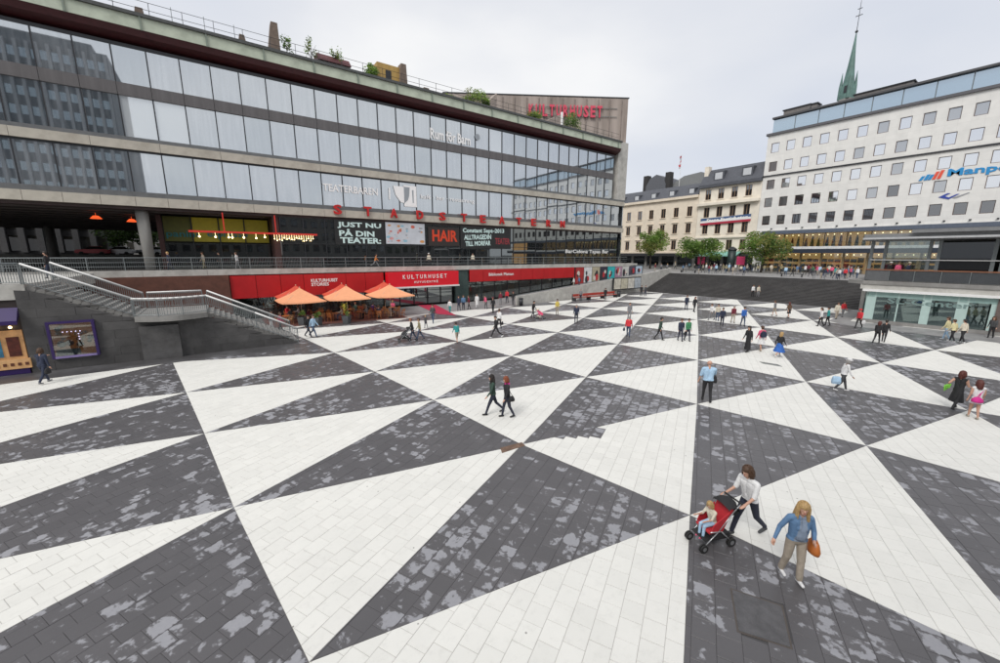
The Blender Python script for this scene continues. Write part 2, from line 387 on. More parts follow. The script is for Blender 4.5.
def paver_mesh(lst, name):
    vs, fs, mi, rn, uvs = [], [], [], [], []
    for poly, q, dark, rv, dz in lst:
        n = len(poly); o = len(vs); z = dz; cm = sum(poly)/n; bv = .004
        vs += [(p[0], p[1], -.034) for p in poly]+[(p[0], p[1], z-.003) for p in poly]
        top = [p+(cm-p)*min(.3, bv/max(.02, np.linalg.norm(cm-p))) for p in poly]
        vs += [(p[0], p[1], z) for p in top]
        fs.append(tuple(range(o+2*n, o+3*n))); uvs += q
        for k in range(n):
            k2 = (k+1) % n
            fs.append((o+n+k, o+n+k2, o+2*n+k2, o+2*n+k)); uvs += [q[k], q[k2], q[k2], q[k]]
            fs.append((o+k, o+k2, o+n+k2, o+n+k)); uvs += [q[k], q[k2], q[k2], q[k]]
        mi += [0 if dark else 1]*(2*n+1); rn += [rv]*(2*n+1)
    me = bpy.data.meshes.new(name); me.from_pydata(vs, [], fs); me.materials.append(pm_dark); me.materials.append(pm_white)
    me.polygons.foreach_set('material_index', mi); a = me.attributes.new('rnd', 'FLOAT', 'FACE'); a.data.foreach_set('value', rn)
    ul = me.uv_layers.new(name='local'); ul.data.foreach_set('uv', np.array(uvs, dtype=np.float32).ravel()); me.update(); return me
bd = MB()
for tri, dark in beds: bd.add([(p[0], p[1], -.009) for p in tri], [tuple(range(len(tri)))], 0 if dark else 1)
o = bd.build('joint_bed', [mat('dark_joint', (.06, .058, .06), .8, var=.1), mat('pale_joint', (.42, .41, .385), .8, var=.15)], plaza)
big = []
rest = []
for p in pavers:
    c = sum(p[0])/len(p[0])
    if in_hatch(c): continue
    if not p[2]:
        x_, y_, d_ = pix((c[0], c[1], 0))
        if 556 < x_ < 603 and 425 < y_ < 441-(x_-556)*.12 and d_ > 0: p = (p[0], p[1], True, p[3], p[4])
    x, y, d = pix((c[0], c[1], 0)); ar = 0
    if d > 1 and -5 < x < 1005 and y < 668 and len(p[0]) >= 3:
        pts = [pix((v_[0], v_[1], 0))[:2] for v_ in p[0]]
        ar = abs(sum(pts[k-1][0]*pts[k][1]-pts[k][0]*pts[k-1][1] for k in range(len(pts))))/2
    (big if ar > 60 else rest).append((ar, p))
big.sort(key=lambda t_: -t_[0])
for ar, p in big[:300]:
    me = paver_mesh([p], 'paver'); o = bpy.data.objects.new('paver', me); COL.objects.link(o); o.parent = plaza; o.location = -plaza.location
me = paver_mesh([p for _, p in big[300:]+rest], 'pavers'); o = bpy.data.objects.new('paver_field', me); COL.objects.link(o); o.parent = plaza; o.location = -plaza.location; o['kind'] = 'stuff'
# inspection cover
hc = MB(); hcn = sum(hatch_c)/4
hc.prism([hcn+(p-hcn)*1.0 for p in hatch_c][::-1], -.03, .004)
ins_ = MB(); ins_.prism([hcn+(p-hcn)*.93 for p in hatch_c][::-1], -.01, .009)
cov = hc.build('inspection_cover', mat('cover_rim', (.10, .085, .075), .6, .3)); tag(cov, 'square dark inspection cover set in the dark paving near the woman with the orange bag', 'hatch')
ins_.build('cover_plate', mat('cover_stone', (.085, .083, .087), .5, var=.25, scale=6, bump=.4), cov)
# grey granite strip along the shops, cafe floor, strip under the left wall, red carpet
gran = mat('grey_granite_paving', (.27, .265, .265), .55, var=.16, scale=1.2, bump=.2, bscale=20, dirt=(.13, .13, .13, .7))
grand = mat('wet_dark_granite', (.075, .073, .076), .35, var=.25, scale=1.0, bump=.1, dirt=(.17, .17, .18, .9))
s = MB(); s.prism([(3.9, 39.55), (31.4, 39.55), (31.4, 46.3), (3.9, 46.3)], -.034, -.004)
tag(s.build('shop_pavement', gran), kind='structure')
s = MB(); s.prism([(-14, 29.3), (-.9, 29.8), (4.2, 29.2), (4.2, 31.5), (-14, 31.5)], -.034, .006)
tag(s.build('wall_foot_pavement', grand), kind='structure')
s = MB(); s.prism([(3.0, 39.2), (15.4, 37.9), (15.6, 46.2), (3.0, 46.2)], -.002, .012)
tag(s.build('cafe_floor', mat('cafe_floor_stone', (.16, .075, .065), .4, var=.25, scale=2)), kind='structure')
s = MB(); s.prism([gp(x, y)[:2] for x, y in ((417, 305), (436, 305), (456, 315.5), (437, 314))][::-1], .013, .03)
tag(s.build('red_carpet', mat('crimson_carpet', (.40, .02, .06), .9, var=.1)), 'crimson carpet laid on the grey paving towards the entrance doors', 'carpet')
# pavement before the right hand pavilion
s = MB(); s.prism([(61.65, 9.5), (61.65, 45), (62.2, 45), (62.2, 9.5)], -.034, .0)
s.prism([(47.2, -6), (50.9, -6), (50.9, 11.0), (61.6, 12.2), (61.6, 13.3), (49, 12.3), (47.2, 10)], .0, .008)
tag(s.build('pavilion_pavement', gran), kind='structure')

dg_ = MB(); a_, b_ = gp(759, 361.5), gp(778, 364.5)
dg_.prism([(a_[0], a_[1]), (b_[0], b_[1]), (b_[0]-.35, b_[1]-.35), (a_[0]-.35, a_[1]-.35)], -.01, .008)
tag(dg_.build('drain_grating', mat('drain_steel', (.20, .21, .20), .5, .4, var=.2)), 'narrow grey drain grating in a white triangle below the woman in the blue skirt', 'drain')
rp_ = MB(); c_ = gp(512, 447.5)
rp_.prism([(c_[0]-.5, c_[1]-.12), (c_[0]+.45, c_[1]-.16), (c_[0]+.5, c_[1]+.1), (c_[0]-.35, c_[1]+.2)], -.01, .007)
tag(rp_.build('rusty_cover', mat('rusty_iron', (.16, .10, .07), .7, .2, var=.4, scale=6)), 'small rusty iron cover where six paving triangles meet', 'hatch')
# ---------------------------------------------------------------- the long glass cultural centre
gl_sky = glass('facade_glass', .56, (.86, .91, .96), (.05, .062, .074), curtain=(.20, .22, .24)); gl_sky2 = glass('facade_glass_pale', .53, (.86, .91, .96), (.14, .155, .17), curtain=(.30, .32, .34)); gl_sky3 = glass('facade_glass_deep', .55, (.84, .90, .95), (.035, .045, .055), curtain=(.12, .135, .15))
gl_blind = glass('facade_glass_with_blind', .40, (.80, .86, .92), (.55, .58, .60))
gl_low = glass('lower_facade_glass', .24, (.82, .88, .88), (.018, .02, .022))
gl_clear = glass('shop_glass', .12, (.85, .9, .9), (.03, .035, .035), transp=.75)
spand = mat('brown_spandrel', (.125, .118, .12), .45, .3, var=.2, scale=2.0, streak=.1)
spandg = mat('grey_spandrel', (.15, .155, .16), .45, .3, var=.15, scale=2.0)
bandm = mat('cream_concrete_band', (.46, .43, .37), .75, var=.10, scale=1.3, dirt=(.28, .25, .21, .5))
copper = mat('pale_green_fascia', (.47, .52, .42), .6, var=.14, scale=.8, dirt=(.25, .28, .22, .7))
maroon = mat('maroon_eaves', (.050, .010, .012), .5, var=.2)
KV = 50.0; U_L, U_R, SP = -40.0, 64.8, 2.3
def K(i): return -10.1+SP*i
i0, i1 = -13, 31
kul = thing('cultural_centre', (12, 72, 4.85), 'long glass-fronted cultural centre with ribbon windows above red shopfronts', 'building')
def part(mb, name, m, smooth=False): return mb.build(name, m, kul, smooth)
# hidden core and floor slabs
core = MB(); core.box(U_L, 61.2, KV+.5, 96, 12, 24.3); core.box(U_L, 61.2, KV+.35, 96, 10.75, 11.5); core.box(12.5, 64.5, KV+3.5, 90, 4.9, 10.4)
part(core, 'inner_core', mat('core_dark', (.05, .05, .052), .8))
part(MB().box(U_L, 64.6, KV+.05, 96.2, 10.42, 10.7), 'soffit', mat('soffit_dark', (.045, .028, .028), .6, var=.3, scale=.6))
# soffit slats (visible underside lines)
so_ = MB()
for k in range(14): so_.box(U_L, 4.6, KV+1.2+k*3.2, KV+1.5+k*3.2, 10.28, 10.415)
o = part(so_, 'soffit_beams', mat('soffit_beam', (.06, .05, .048), .6)); o['kind'] = 'stuff'
# bands built panel by panel
def panels(name, z0, z1, v0, depth, m, step=SP, u0=None, u1=None, gap=.025, chamfer=.02):
    mb = MB(); mb.box(gap/2, step-gap/2, 0, depth, 0, z1-z0); me = mb.mesh(name, m)
    u = K(i0) if u0 is None else u0; e_ = U_R if u1 is None else u1
    while u < e_-.3:
        sc = min(1, (e_-u)/step)
        inst(name, me, kul, (u, v0, z0), sc=(sc, 1, 1)); u += step
panels('fascia_panel', 10.70, 11.52, KV-.32, .8, bandm)
panels('fascia_panel', 15.60, 16.36, KV-.22, .6, bandm, step=2*SP)
part(MB().box(U_L, U_R, KV-.10, KV+.5, 11.53, 11.98), 'sill_band', spandg)
part(MB().box(U_L, U_R, KV-.08, KV+.5, 16.37, 16.70), 'sill_band', spandg)
part(MB().box(U_L, U_R, KV-.05, KV+.5, 15.42, 15.59), 'head_band', darkm)
panels('spandrel_panel', 20.10, 21.10, KV-.16, .6, spand, step=SP, u1=61.3, gap=.03)
part(MB().box(U_L, 61.4, KV-.02, KV+.7, 24.05, 24.35), 'head_band', darkm)
# eaves: maroon underside and pale fascia with joint ribs
ev = MB(); ev.vprism([(KV+1.0, 24.3), (KV-.55, 24.95), (KV-.75, 25.45), (KV+1.0, 25.45)], 'x', U_L, 62.2); part(ev, 'eaves', maroon)
panels('roof_fascia_panel', 25.45, 26.45, KV-.78, .5, copper, step=4.6, u1=62.0, gap=.05)
rb = MB(); u = K(i0)
while u < 62: rb.box(u-.05, u+.07, KV-.90, KV-.785, 25.40, 26.5); u += 4.6
o = part(rb, 'fascia_rib', mat('rib_green', (.20, .24, .2), .6)); o['kind'] = 'stuff'
part(MB().box(U_L, 62.3, KV-.95, 95, 26.46, 26.725), 'roof_edge', mat('roof_edge_dark', (.07, .075, .075), .6, var=.25))
# panes and mullions
mul = MB().box(-.045, .045, -.07, .06, 0, 1).mesh('mullion', darkm)
def pane_row(z0, z1, m, ia, ib, name='window_pane', v=KV, blinds=()):
    h = z1-z0; p_ = MB().box(.04, SP-.04, 0, .04, 0, 1)
    me = p_.mesh(name, m); alts = [me, p_.mesh(name, gl_sky2), p_.mesh(name, gl_sky3)] if m is gl_sky else [me]*3; meb = p_.mesh(name, gl_blind); rg = random.Random(int(z0*10))
    for i in range(ia, ib):
        inst(name, meb if i in blinds else alts[rg.choice((0, 0, 1, 2))], kul, (K(i), v, z0), (R_(rg.uniform(-.10, .10)), 0, R_(rg.uniform(-.12, .12))), (1, 1, h))
        inst('mullion', mul, kul, (K(i), v-.02, z0), sc=(1, 1, h))
pane_row(11.98, 15.42, gl_sky, i0, 32)
pane_row(16.70, 20.10, gl_sky, i0, 31, blinds=(2, 3))
pane_row(21.10, 24.06, gl_sky, i0, 31, blinds=(19,))
# lower storey glazing behind the terrace
pane_row(5.0, 7.55, gl_low, 7, 32); pane_row(7.62, 10.42, gl_low, 7, 32)
part(MB().box(K(7), 64.8, KV-.06, KV+.1, 7.55, 7.62), 'transom', darkm)
part(MB().box(K(7), 64.8, KV-.05, KV+.2, 4.9, 5.0), 'sill', darkm)
# end pier and return
part(MB().box(62.35, 65.0, KV-.1, KV+6, 16.71, 26.9), 'end_pier', conc)
part(MB().box(64.62, 64.82, KV+.06, KV+8, 4.9, 16.3), 'end_glass', gl_sky)
part(MB().box(U_L, 62, KV+40, 96, 4.86, 10.4), 'rear_wall', concd) if False else None
# diagonal concrete roof wall with the neon name
A_ = np.array([64.7, 50.3]); D_ = np.array([-math.cos(R_(31.5)), math.sin(R_(31.5))]); B_ = A_+D_*34.0
rw = MB(); N_ = np.array([D_[1], -D_[0]])*.5
WT = 34.6
rw.prism([A_, B_, B_+np.array([.35, .6]), A_+np.array([.35, .6])][::-1], 26.0, WT)
o = part(rw, 'roof_wall', mat('stained_roof_concrete', (.34, .29, .26), .85, var=.22, scale=.9, streak=.12, bump=.3, dirt=(.16, .13, .11, .8)))
fr = MB()
for k in range(15):
    p = A_+D_*(1.2+k*2.2); q = p+np.array([-.12, -.2]); fr.prism([p+np.array([-.05, -.03]), p+np.array([.06, -.03])-np.array([0, .1]), q+np.array([.06, 0]), q+np.array([-.05, 0])], 26.8, WT-.3)
o = part(fr, 'wall_rib', mat('rib_concrete', (.30, .255, .23), .85, var=.2)); o['kind'] = 'stuff'
part(MB().prism([A_+np.array([.1, -.15]), B_+np.array([.1, -.15]), B_+np.array([.4, .7]), A_+np.array([.4, .7])][::-1], WT+.003, WT+.18), 'wall_coping', darkm)
neon = mat('pink_red_letters', (.62, .06, .11), .4, var=0)
sg = thing('roof_sign', (float(A_[0]-9), float(A_[1]+5), 27), 'pink red KULTURHUSET letters on the concrete roof wall', 'sign')
# letters along the wall, read left to right (from B_ towards A_)
def wall_hit(x, y):
    r = ray(x, y); n_ = np.array([D_[1], -D_[0]]); t_ = (A_@n_)/(r[:2]@n_); return r*t_+np.array([0, 0, CAM_H])
tl, tr_, bl = wall_hit(528, 104), wall_hit(603, 108), wall_hit(528, 117)
P0, P1 = tl[:2], tr_[:2]; span = np.linalg.norm(P1-P0); word = 'KULTURHUSET'
for k, ch in enumerate(word):
    letters('letter', ch, neon, sg, span*(k+.08)/11, span*(k+.80)/11, bl[2]+.1, tl[2]-.1, .35, (P0, P1), ext=.1, bold=.03)
fm = MB()
for zz in (bl[2]+.35, tl[2]-.4):
    fm.tube((P0[0]-.1, P0[1]-.25, zz), (P1[0]+2.2, P1[1]-1.5, zz), .05, seg=6)
fm.build('sign_frame', greym, sg)
# rooftop: railing, pylons, boxes
rl = thing('roof_railing', (10, KV-.6, 26.73), 'thin dark railing along the edge of the cultural centre roof', 'railing')
pst = MB().tube((0, 0, 0), (0, 0, 1.1), .025, seg=6).mesh('railing_post', darkm)
for k in range(34): inst('railing_post', pst, rl, (-14+k*2.3, KV-.6, 26.72))
for zz in (27.2, 27.8): MB().tube((-16, KV-.6, zz), (61.5, KV-.6, zz), .02, seg=6).build('rail', darkm, rl)
corten = mat('rough_brown_concrete', (.17, .13, .105), .9, var=.3, scale=2, bump=.5)
def kz(x, y, v): r = ray(x, y); return r*(v/r[1])+np.array([0, 0, CAM_H])
def pylon(name, x0, x1, xt0, xt1, yb, yt, v, label, m=corten, d=1.0, cat='pylon'):
    a, b = kz(x0, yb, v), kz(x1, yb, v); c, d_ = kz(xt0, yt, v), kz(xt1, yt, v)
    o_ = MB(); z0 = 26.73; o_.add([(a[0], v, z0), (b[0], v, z0), (b[0], v+d, z0), (a[0], v+d, z0), (c[0], v, c[2]), (d_[0], v, c[2]), (d_[0], v+d, c[2]), (c[0], v+d, c[2])], [(0, 3, 2, 1), (4, 5, 6, 7), (0, 1, 5, 4), (1, 2, 6, 5), (2, 3, 7, 6), (3, 0, 4, 7)])
    q = o_.build(name, m); return tag(q, label, cat)
pylon('roof_pylon', 268, 281, 270.5, 277, 52, 21, KV+.6, 'tall tapering brown concrete pylon on the roof edge beside young trees')
pylon('roof_pylon', 400, 408, 401, 406, 88, 63, KV+.6, 'brown concrete pylon on the roof beside the ochre timber box')
pylon('roof_stub', 134, 145, 134.5, 142, 18, 6, KV+.3, 'short dark brown stub on the roof edge above the corner panes', cat='roof stub')
pylon('roof_stub', 238, 247, 239, 244, 42, 33.5, KV+.3, 'small dark brown stub on the roof edge left of the tall pylon', cat='roof stub')
pylon('roof_stub', 424, 430, 424, 429, 95, 87, KV+.3, 'small dark post stub on the roof right of the ochre box', cat='roof stub')
bx_ = thing('timber_roof_box', tuple(kz(389, 82, KV+1.6)*np.array([1, 1, 0])+np.array([0, 0, 26.73])), 'ochre timber box with a dark window on the roof terrace', 'roof box')
a, b = kz(378, 84, KV+1.0), kz(400, 84, KV+1.0)
MB().box(a[0], b[0], KV+1.0, KV+3, 26.73, kz(390, 65, KV+1)[2]).build('box_body', mat('ochre_timber', (.42, .27, .08), .6, var=.2, scale=2, streak=.2), bx_)
cq = kz(388.5, 76, KV+1); MB().box(cq[0]-.35, cq[0]+.35, KV+.96, KV+1.0, cq[2]-.6, cq[2]+.6).build('box_window', darkm, bx_)
dr_ = thing('awning_box', tuple(kz(335, 68, KV+1.2)*np.array([1, 1, 0])+np.array([0, 0, 26.73])), 'dark maroon roof kiosk with a pale base on the terrace', 'roof kiosk')
a, b = kz(320, 68, KV+1.2), kz(350, 68, KV+1.2); z1 = kz(335, 55, KV+1.2)[2]
MB().box(a[0], b[0], KV+1.2, KV+3.2, 26.73, z1-.8).build('kiosk_body', mat('kiosk_grey', (.35, .33, .32), .7), dr_)
kq = MB(); kq.vprism([(KV+.9, z1-.9), (KV+3.4, z1-.7), (KV+3.4, z1), (KV+1.8, z1)], 'x', a[0]-.1, b[0]+.1); kq.build('kiosk_roof', mat('kiosk_maroon', (.10, .025, .03), .6), dr_)
# angled concrete gables beside the roof wall
def gable(x0, x1, ytop0, ytop1, v, label):
    a, b = kz(x0, 120, v), kz(x1, 120, v); za, zb = kz(x0, ytop0, v)[2], kz(x1, ytop1, v)[2]
    o_ = MB(); o_.vprism([(a[0], 26.73), (b[0], 26.73), (b[0], zb), (a[0], za)], 'y', v, v+1.6); return tag(o_.build('roof_gable', mat('gable_concrete', (.32, .27, .24), .85, var=.2)), label, 'roof structure')
gable(546, 561, 121, 114, KV+.9, 'small sloping concrete roof structure in front of the neon letters')
gable(487, 497, 103, 93, KV+1.6, 'sloping concrete end block where the roof wall begins')
dk = MB(); a = kz(560.5, 113, KV+1.2); dk.tube((a[0], KV+.85, 26.73), (a[0], KV+.85, a[2]), .22, seg=10)
tag(dk.build('white_vent_pipe', whitem), 'white upright vent pipe on the roof below the neon letters', 'vent pipe')
# tall lamp line cable posts
for k, x in enumerate((173.5, 205, 234)):
    a = kz(x, 30, KV+.3); tp = kz(x-.5, (8, 17, 25)[k], KV+.3); o_ = MB(); o_.tube((a[0], KV+.3, 26.73), (a[0], KV+.3, tp[2]), .03, seg=6)
    tag(o_.build('roof_mast', greym), 'thin grey wire mast on the roof edge left of the tall pylon', 'mast', 'wire masts on the roof')

# ---- terrace slab with railing
ter = tag(MB().box(U_L, 66.0, 46.9, KV-.08, 4.55, 4.85).build('terrace', conc), kind='structure')
slabp = MB().box(.01, 4.59, 0, .35, 0, .55).mesh('slab_edge', conc)
for k in range(17): inst('slab_edge', slabp, ter, (-14.7+4.6*k, 46.55, 4.40))
tag(MB().prism([(-300, 58), (-300, 400), (66, 400), (66, 58)][::-1], 4.0, 4.845).build('rear_street', asph), kind='structure')
tag(MB().box(U_L-20, 66, KV-.07, 58, 4.0, 4.848).build('undercroft_floor', mat('undercroft_paving', (.10, .098, .095), .6, var=.2)), kind='structure')
tr2 = thing('terrace_railing', (20, 46.75, 4.96), 'grey metal railing along the terrace in front of the glass storey', 'railing')
post = MB().box(-.03, .03, -.03, .03, 0, 1.12).mesh('railing_post', greym)
for k in range(33): inst('railing_post', post, tr2, (-13.5+2.3*k, 46.75, 4.95))
for zz, r in ((6.05, .04), (5.65, .022), (5.3, .022)): MB().tube((-14.5, 46.75, zz), (62.5, 46.75, zz), r, seg=6).build('rail', greym, tr2)
bal = MB()
for k in range(170): u = -14.4+k*.14; bal.box(u-.01, u+.01, 46.74, 46.76, 5.05, 6.0)
o = bal.build('balusters', greym, tr2); o['kind'] = 'stuff'
# terrace left part: undercroft column and restaurant
oc = MB(); oc.lathe([(.40, 0), (.50, 5.55)], (-5.35, KV+.9, 4.85), 14); part(oc, 'column', concd, True)
oc = MB(); oc.lathe([(.62, 0), (.56, 5.55)], (-19.5, KV+.9, 4.85), 14); part(oc, 'column', concd, True)
for uu, vv in ((-5.4, 88), (-20, 88)): part(MB().lathe([(.62, 0), (.56, 5.55)], (uu, vv, 4.85), 12), 'column', concd, True)
part(MB().box(-4.6, -4.2, 53, 90, 4.86, 10.3), 'restaurant_side', mat('oxblood_wall', (.05, .018, .016), .6))
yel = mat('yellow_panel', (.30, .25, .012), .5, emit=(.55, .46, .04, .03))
yel2 = mat('olive_panel', (.10, .105, .012), .5)
for k in range(4):
    u0 = -4.2+k*2.35; part(MB().box(u0+.06, u0+2.29, 53.6, 53.75, 7.7, 10.2), 'yellow_panel', yel2 if k == 0 else yel)
    part(MB().box(u0+.04, u0+2.31, 53.58, 53.72, 4.95, 7.55), 'restaurant_glass', gl_low)
    part(MB().box(u0-.04, u0+.04, 53.45, 53.8, 4.86, 10.3), 'restaurant_post', darkm)
part(MB().box(-4.2, 5.9, 53.9, 54.2, 4.86, 10.3), 'restaurant_back', mat('rest_back', (.03, .03, .03), .7))
part(MB().box(5.3, 5.9, KV+.06, 53.85, 4.86, 10.4), 'restaurant_side', mat('oxblood_wall', (.05, .018, .016), .6))
ps = thing('restaurant_sign', (-1, 53.4, 7.9), 'teal lettering on the yellow restaurant panels under the building', 'sign')
teal = mat('teal_lettering', (.02, .17, .18), .5, var=0)
letters('letters', 'panini', teal, ps, -4.0, -1.4, 7.95, 8.75, 53.5); letters('letters', 'espresso', teal, ps, -.6, 3.1, 8.0, 8.75, 53.5)
cb = thing('red_light_beam', (3.8, KV-.2, 8.3), 'long red beam hung with small lamps in front of the restaurant', 'lamp beam')
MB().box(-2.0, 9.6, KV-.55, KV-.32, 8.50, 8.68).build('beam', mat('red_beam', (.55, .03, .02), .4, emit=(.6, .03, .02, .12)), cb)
bulb = mat('warm_bulb', (1, .8, .5), .4, var=0, emit=(1, .72, .35, 5.0))
rg = random.Random(5)
for k, u in enumerate([-1.2, .1, 1.2, 1.5, 2.5, 3.6, 4.4]+[5.3+.24*q for q in range(17)]):
    zz = 8.2-rg.random()*.35*(1 if k > 6 else .4); b_ = MB(); b_.ball((u, KV-.44, zz), .09 if k < 7 else .05, 8, 5); b_.tube((u, KV-.44, zz+.05), (u, KV-.44, 8.51), .008, seg=4)
    b_.build('bulb', bulb, cb)
for u in (0.9, 5.5): MB().box(u-.05, u+.05, KV-.5, KV-.4, 8.68, 10.5).build('hanger', mat('red_beam', 0, 0), cb)
for k, (u, v) in enumerate(((-9.2, 55), (-7.0, 58))):
    o_ = MB(); o_.lathe([(.45, 0), (.2, .28), (.04, .3)], (u, v, 9.75), 14); o_.tube((u, v, 10.04), (u, v, 10.42), .015, seg=5)
    tag(o_.build('red_pendant_lamp', mat('red_lamp', (.5, .03, .01), .4, emit=(1, .12, .03, .8))), 'glowing red pendant lamp under the dark soffit', 'lamp', 'red lamps under the soffit')

# ---- shopfronts below the terrace (plaza level)
MB_ = MB
part(MB().box(.75, 62, 47.2, KV, 4.25, 4.395), 'shop_ceiling', mat('shop_ceiling', (.06, .055, .055), .7))
part(MB().box(.75, 62, 52, 52.3, 0, 4.5), 'shop_back_wall', mat('shop_back', (.06, .05, .048), .7, var=.4, scale=.6))
for k in range(7):
    u0 = .75+k*2.18; part(MB().box(u0+.02, u0+2.16, 46.5, 46.58, 2.05, 4.30), 'red_fascia_panel', red)
    part(MB().box(u0+.05, u0+2.13, 46.98, 47.02, .06, 2.05), 'shop_pane', gl_clear)
    part(MB().box(u0-.04, u0+.04, 46.9, 47.1, 0, 2.06), 'shop_post', darkm)
for k in range(9):
    u0 = 28.0+k*2.27; part(MB().box(u0+.02, u0+2.25, 46.5, 46.58, 2.72, 4.38), 'red_fascia_panel', red)
    part(MB().box(u0+.05, u0+2.22, 46.98, 47.02, .06, 2.72), 'shop_pane', gl_clear)
    part(MB().box(u0-.04, u0+.04, 46.9, 47.1, 0, 2.73), 'shop_post', darkm)
part(MB().box(25.9, 27.95, 46.75, 47.1, 0, 4.38), 'shop_pier', mat('dark_green_glass', (.05, .08, .075), .25))
for uu in (34.4, 42.5, 31.0): part(MB().lathe([(.42, 0), (.42, 4.2)], (uu, 48.6, 0), 16), 'shop_column', mat('pale_green_column', (.38, .47, .42), .5), True)
# merchandise glow inside shops: lit ceiling lamps
lamp_s = mat('shop_lamp', (1, .9, .7), .4, var=0, emit=(1, .82, .55, 2.5))
for k in range(18):
    part(MB().box(1.8+k*3.3, 2.4+k*3.3, 48.7, 48.9, 4.19, 4.24), 'shop_lamp', lamp_s)
shelfm = [mat('goods_%s' % n, c, .6) for n, c in (('ochre', (.35, .2, .06)), ('teal', (.05, .2, .2)), ('cream', (.5, .46, .38)), ('rose', (.4, .1, .12)), ('slate', (.1, .12, .15)))]
rg = random.Random(8)
for k in range(46):
    u = 1.2+k*1.28; h = rg.uniform(.7, 1.9); sh = MB().box(u, u+rg.uniform(.5, 1.1), 49.5, 50.2, .01, h)
    part(sh, 'goods_shelf', shelfm[rg.randrange(5)])
# entrance: big red sign and dark doors
es_ = thing('entrance_sign', (20.9, 45.9, 2.5), 'big bright red KULTURHUSET entrance sign projecting over the dark doors', 'sign')
MB().box(16.2, 25.75, 45.6, 46.5, 2.55, 4.32).build('sign_box', redb, es_)
MB().box(16.1, 25.85, 45.5, 46.55, 2.36, 2.545).build('sign_rim', whitem, es_)
wd = 'KULTURHUSET'
for k, ch in enumerate(wd): letters('letter', ch, wht, es_, 18.05+k*.56, 18.05+k*.56+.34, 3.48, 3.98, 45.58, ext=.015, bold=.01)
wd = 'HUVUDENTRÉ'
for k, ch in enumerate(wd): letters('letter', ch, wht, es_, 19.5+k*.335, 19.5+k*.335+.22, 2.93, 3.19+(.08 if ch == 'É' else 0), 45.58, ext=.015, bold=.008)
for k in range(5):
    u0 = 16.3+k*1.9; part(MB().box(u0+.05, u0+1.85, 47.3, 47.34, .05, 2.5), 'door_glass', gl_low); part(MB().box(u0-.05, u0+.05, 47.2, 47.4, 0, 2.55), 'door_post', darkm)
st = thing('stories_sign', (11.5, 46.45, 3.0), 'white stacked lettering on a dark red fascia panel above the umbrellas', 'sign')
letters('letters', 'KULTURHUSET', wht, st, 8.0, 10.75, 3.42, 3.78, 46.48, ext=.01, bold=.03); letters('letters', 'STORIES', wht, st, 8.0, 9.8, 3.0, 3.36, 46.48, ext=.01, bold=.03)
st = thing('library_sign', (32, 46.45, 3.4), 'small white lettering on the red fascia right of the entrance', 'sign')
letters('letters', 'Bibliotek Plattan', wht, st, 31.2, 35.6, 3.45, 3.85, 46.48, ext=.01, bold=.01)
# brown wall under the terrace at the left
tag(MB().box(-14, .7, 46.3, 46.6, 0, 4.39).build('brown_wall', mat('rust_brown_tiles', (.115, .045, .03), .6, var=.25, scale=2)), 'rust brown wall below the terrace behind the stairs', 'wall')
# poster row under the terrace
pcs = [((.35, .03, .03), 'red'), ((.62, .63, .64), 'white'), ((.40, .36, .26), 'sand'), ((.035, .03, .05), 'black'), ((.03, .40, .42), 'turquoise'), ((.36, .22, .30), 'rose and black'), ((.52, .52, .5), 'grey and white'), ((.06, .06, .09), 'dark striped'), ((.42, .52, .62), 'pale blue')]
fig = mat('poster_print_dark', (.03, .03, .035), .5, var=0); figl = mat('poster_print_light', (.6, .55, .5), .5, var=0); figr = mat('poster_print_red', (.45, .03, .04), .5, var=0)
rg = random.Random(21)
for k, (c, nme) in enumerate(pcs):
    u0 = 48.75+k*2.05; z0 = 1.6+k*.15
    pt = thing('poster', (u0+.9, 46.5, z0), '%s poster in the row under the terrace right of the red fascia' % nme, 'poster')
    MB().box(u0+.05, u0+1.95, 46.5, 46.58, z0, 4.35).build('poster_sheet', mat('poster_%d' % k, c, .5, var=.25, scale=1.5), pt)
    pr = MB()
    for q in range(4):
        a, b = u0+rg.uniform(.25, 1.2), rg.uniform(z0+.3, 3.4); pr.ball((a+.2, 46.49, b+.2), rg.uniform(.18, .4), 10, 6, q % 3, (1, .03, rg.uniform(.8, 1.9)))
    pr.build('poster_print', [fig, figl, figr], pt)
part(MB().box(48.5, 67.5, 46.62, 46.9, 0, 4.39), 'poster_wall', darkm)

# ---- signs on the glass
def banner(name, u0, u1, z0, z1, m, label, v=KV-.12):
    t_ = thing(name, ((u0+u1)/2, v, z0), label, 'banner'); MB().box(u0, u1, v, v+.03, z0, z1).build('banner_sheet', m, t_); return t_
blk = mat('black_banner', (.016, .017, .018), .5, var=.1)
aqua = mat('pale_aqua_lettering', (.62, .80, .78), .5, var=0)
t_ = banner('theatre_banner', 11.6, 17.55, 7.55, 10.42, blk, 'black banner with bold pale lettering JUST NU on the lower glass')
letters('letters', 'JUST NU', aqua, t_, 11.95, 17.2, 9.45, 10.2, KV-.125, ext=.006, bold=.035); letters('letters', 'PÅ DIN', aqua, t_, 12.1, 16.3, 8.55, 9.42, KV-.125, ext=.006, bold=.035); letters('letters', 'TEATER:', aqua, t_, 12.15, 17.1, 7.72, 8.42, KV-.125, ext=.006, bold=.035)
t_ = banner('picture_banner', 17.75, 23.1, 7.75, 10.42, mat('pale_print', (.55, .58, .63), .5, var=.1, scale=1), 'pale banner scattered with small coloured drawings beside the black one')
rg = random.Random(4); pr = MB()
for q in range(34): pr.ball((rg.uniform(18, 22.9), KV-.125, rg.uniform(7.95, 10.2)), rg.uniform(.05, .22), 8, 5, q % 5, (rg.uniform(.6, 1.6), .02, rg.uniform(.5, 1)))
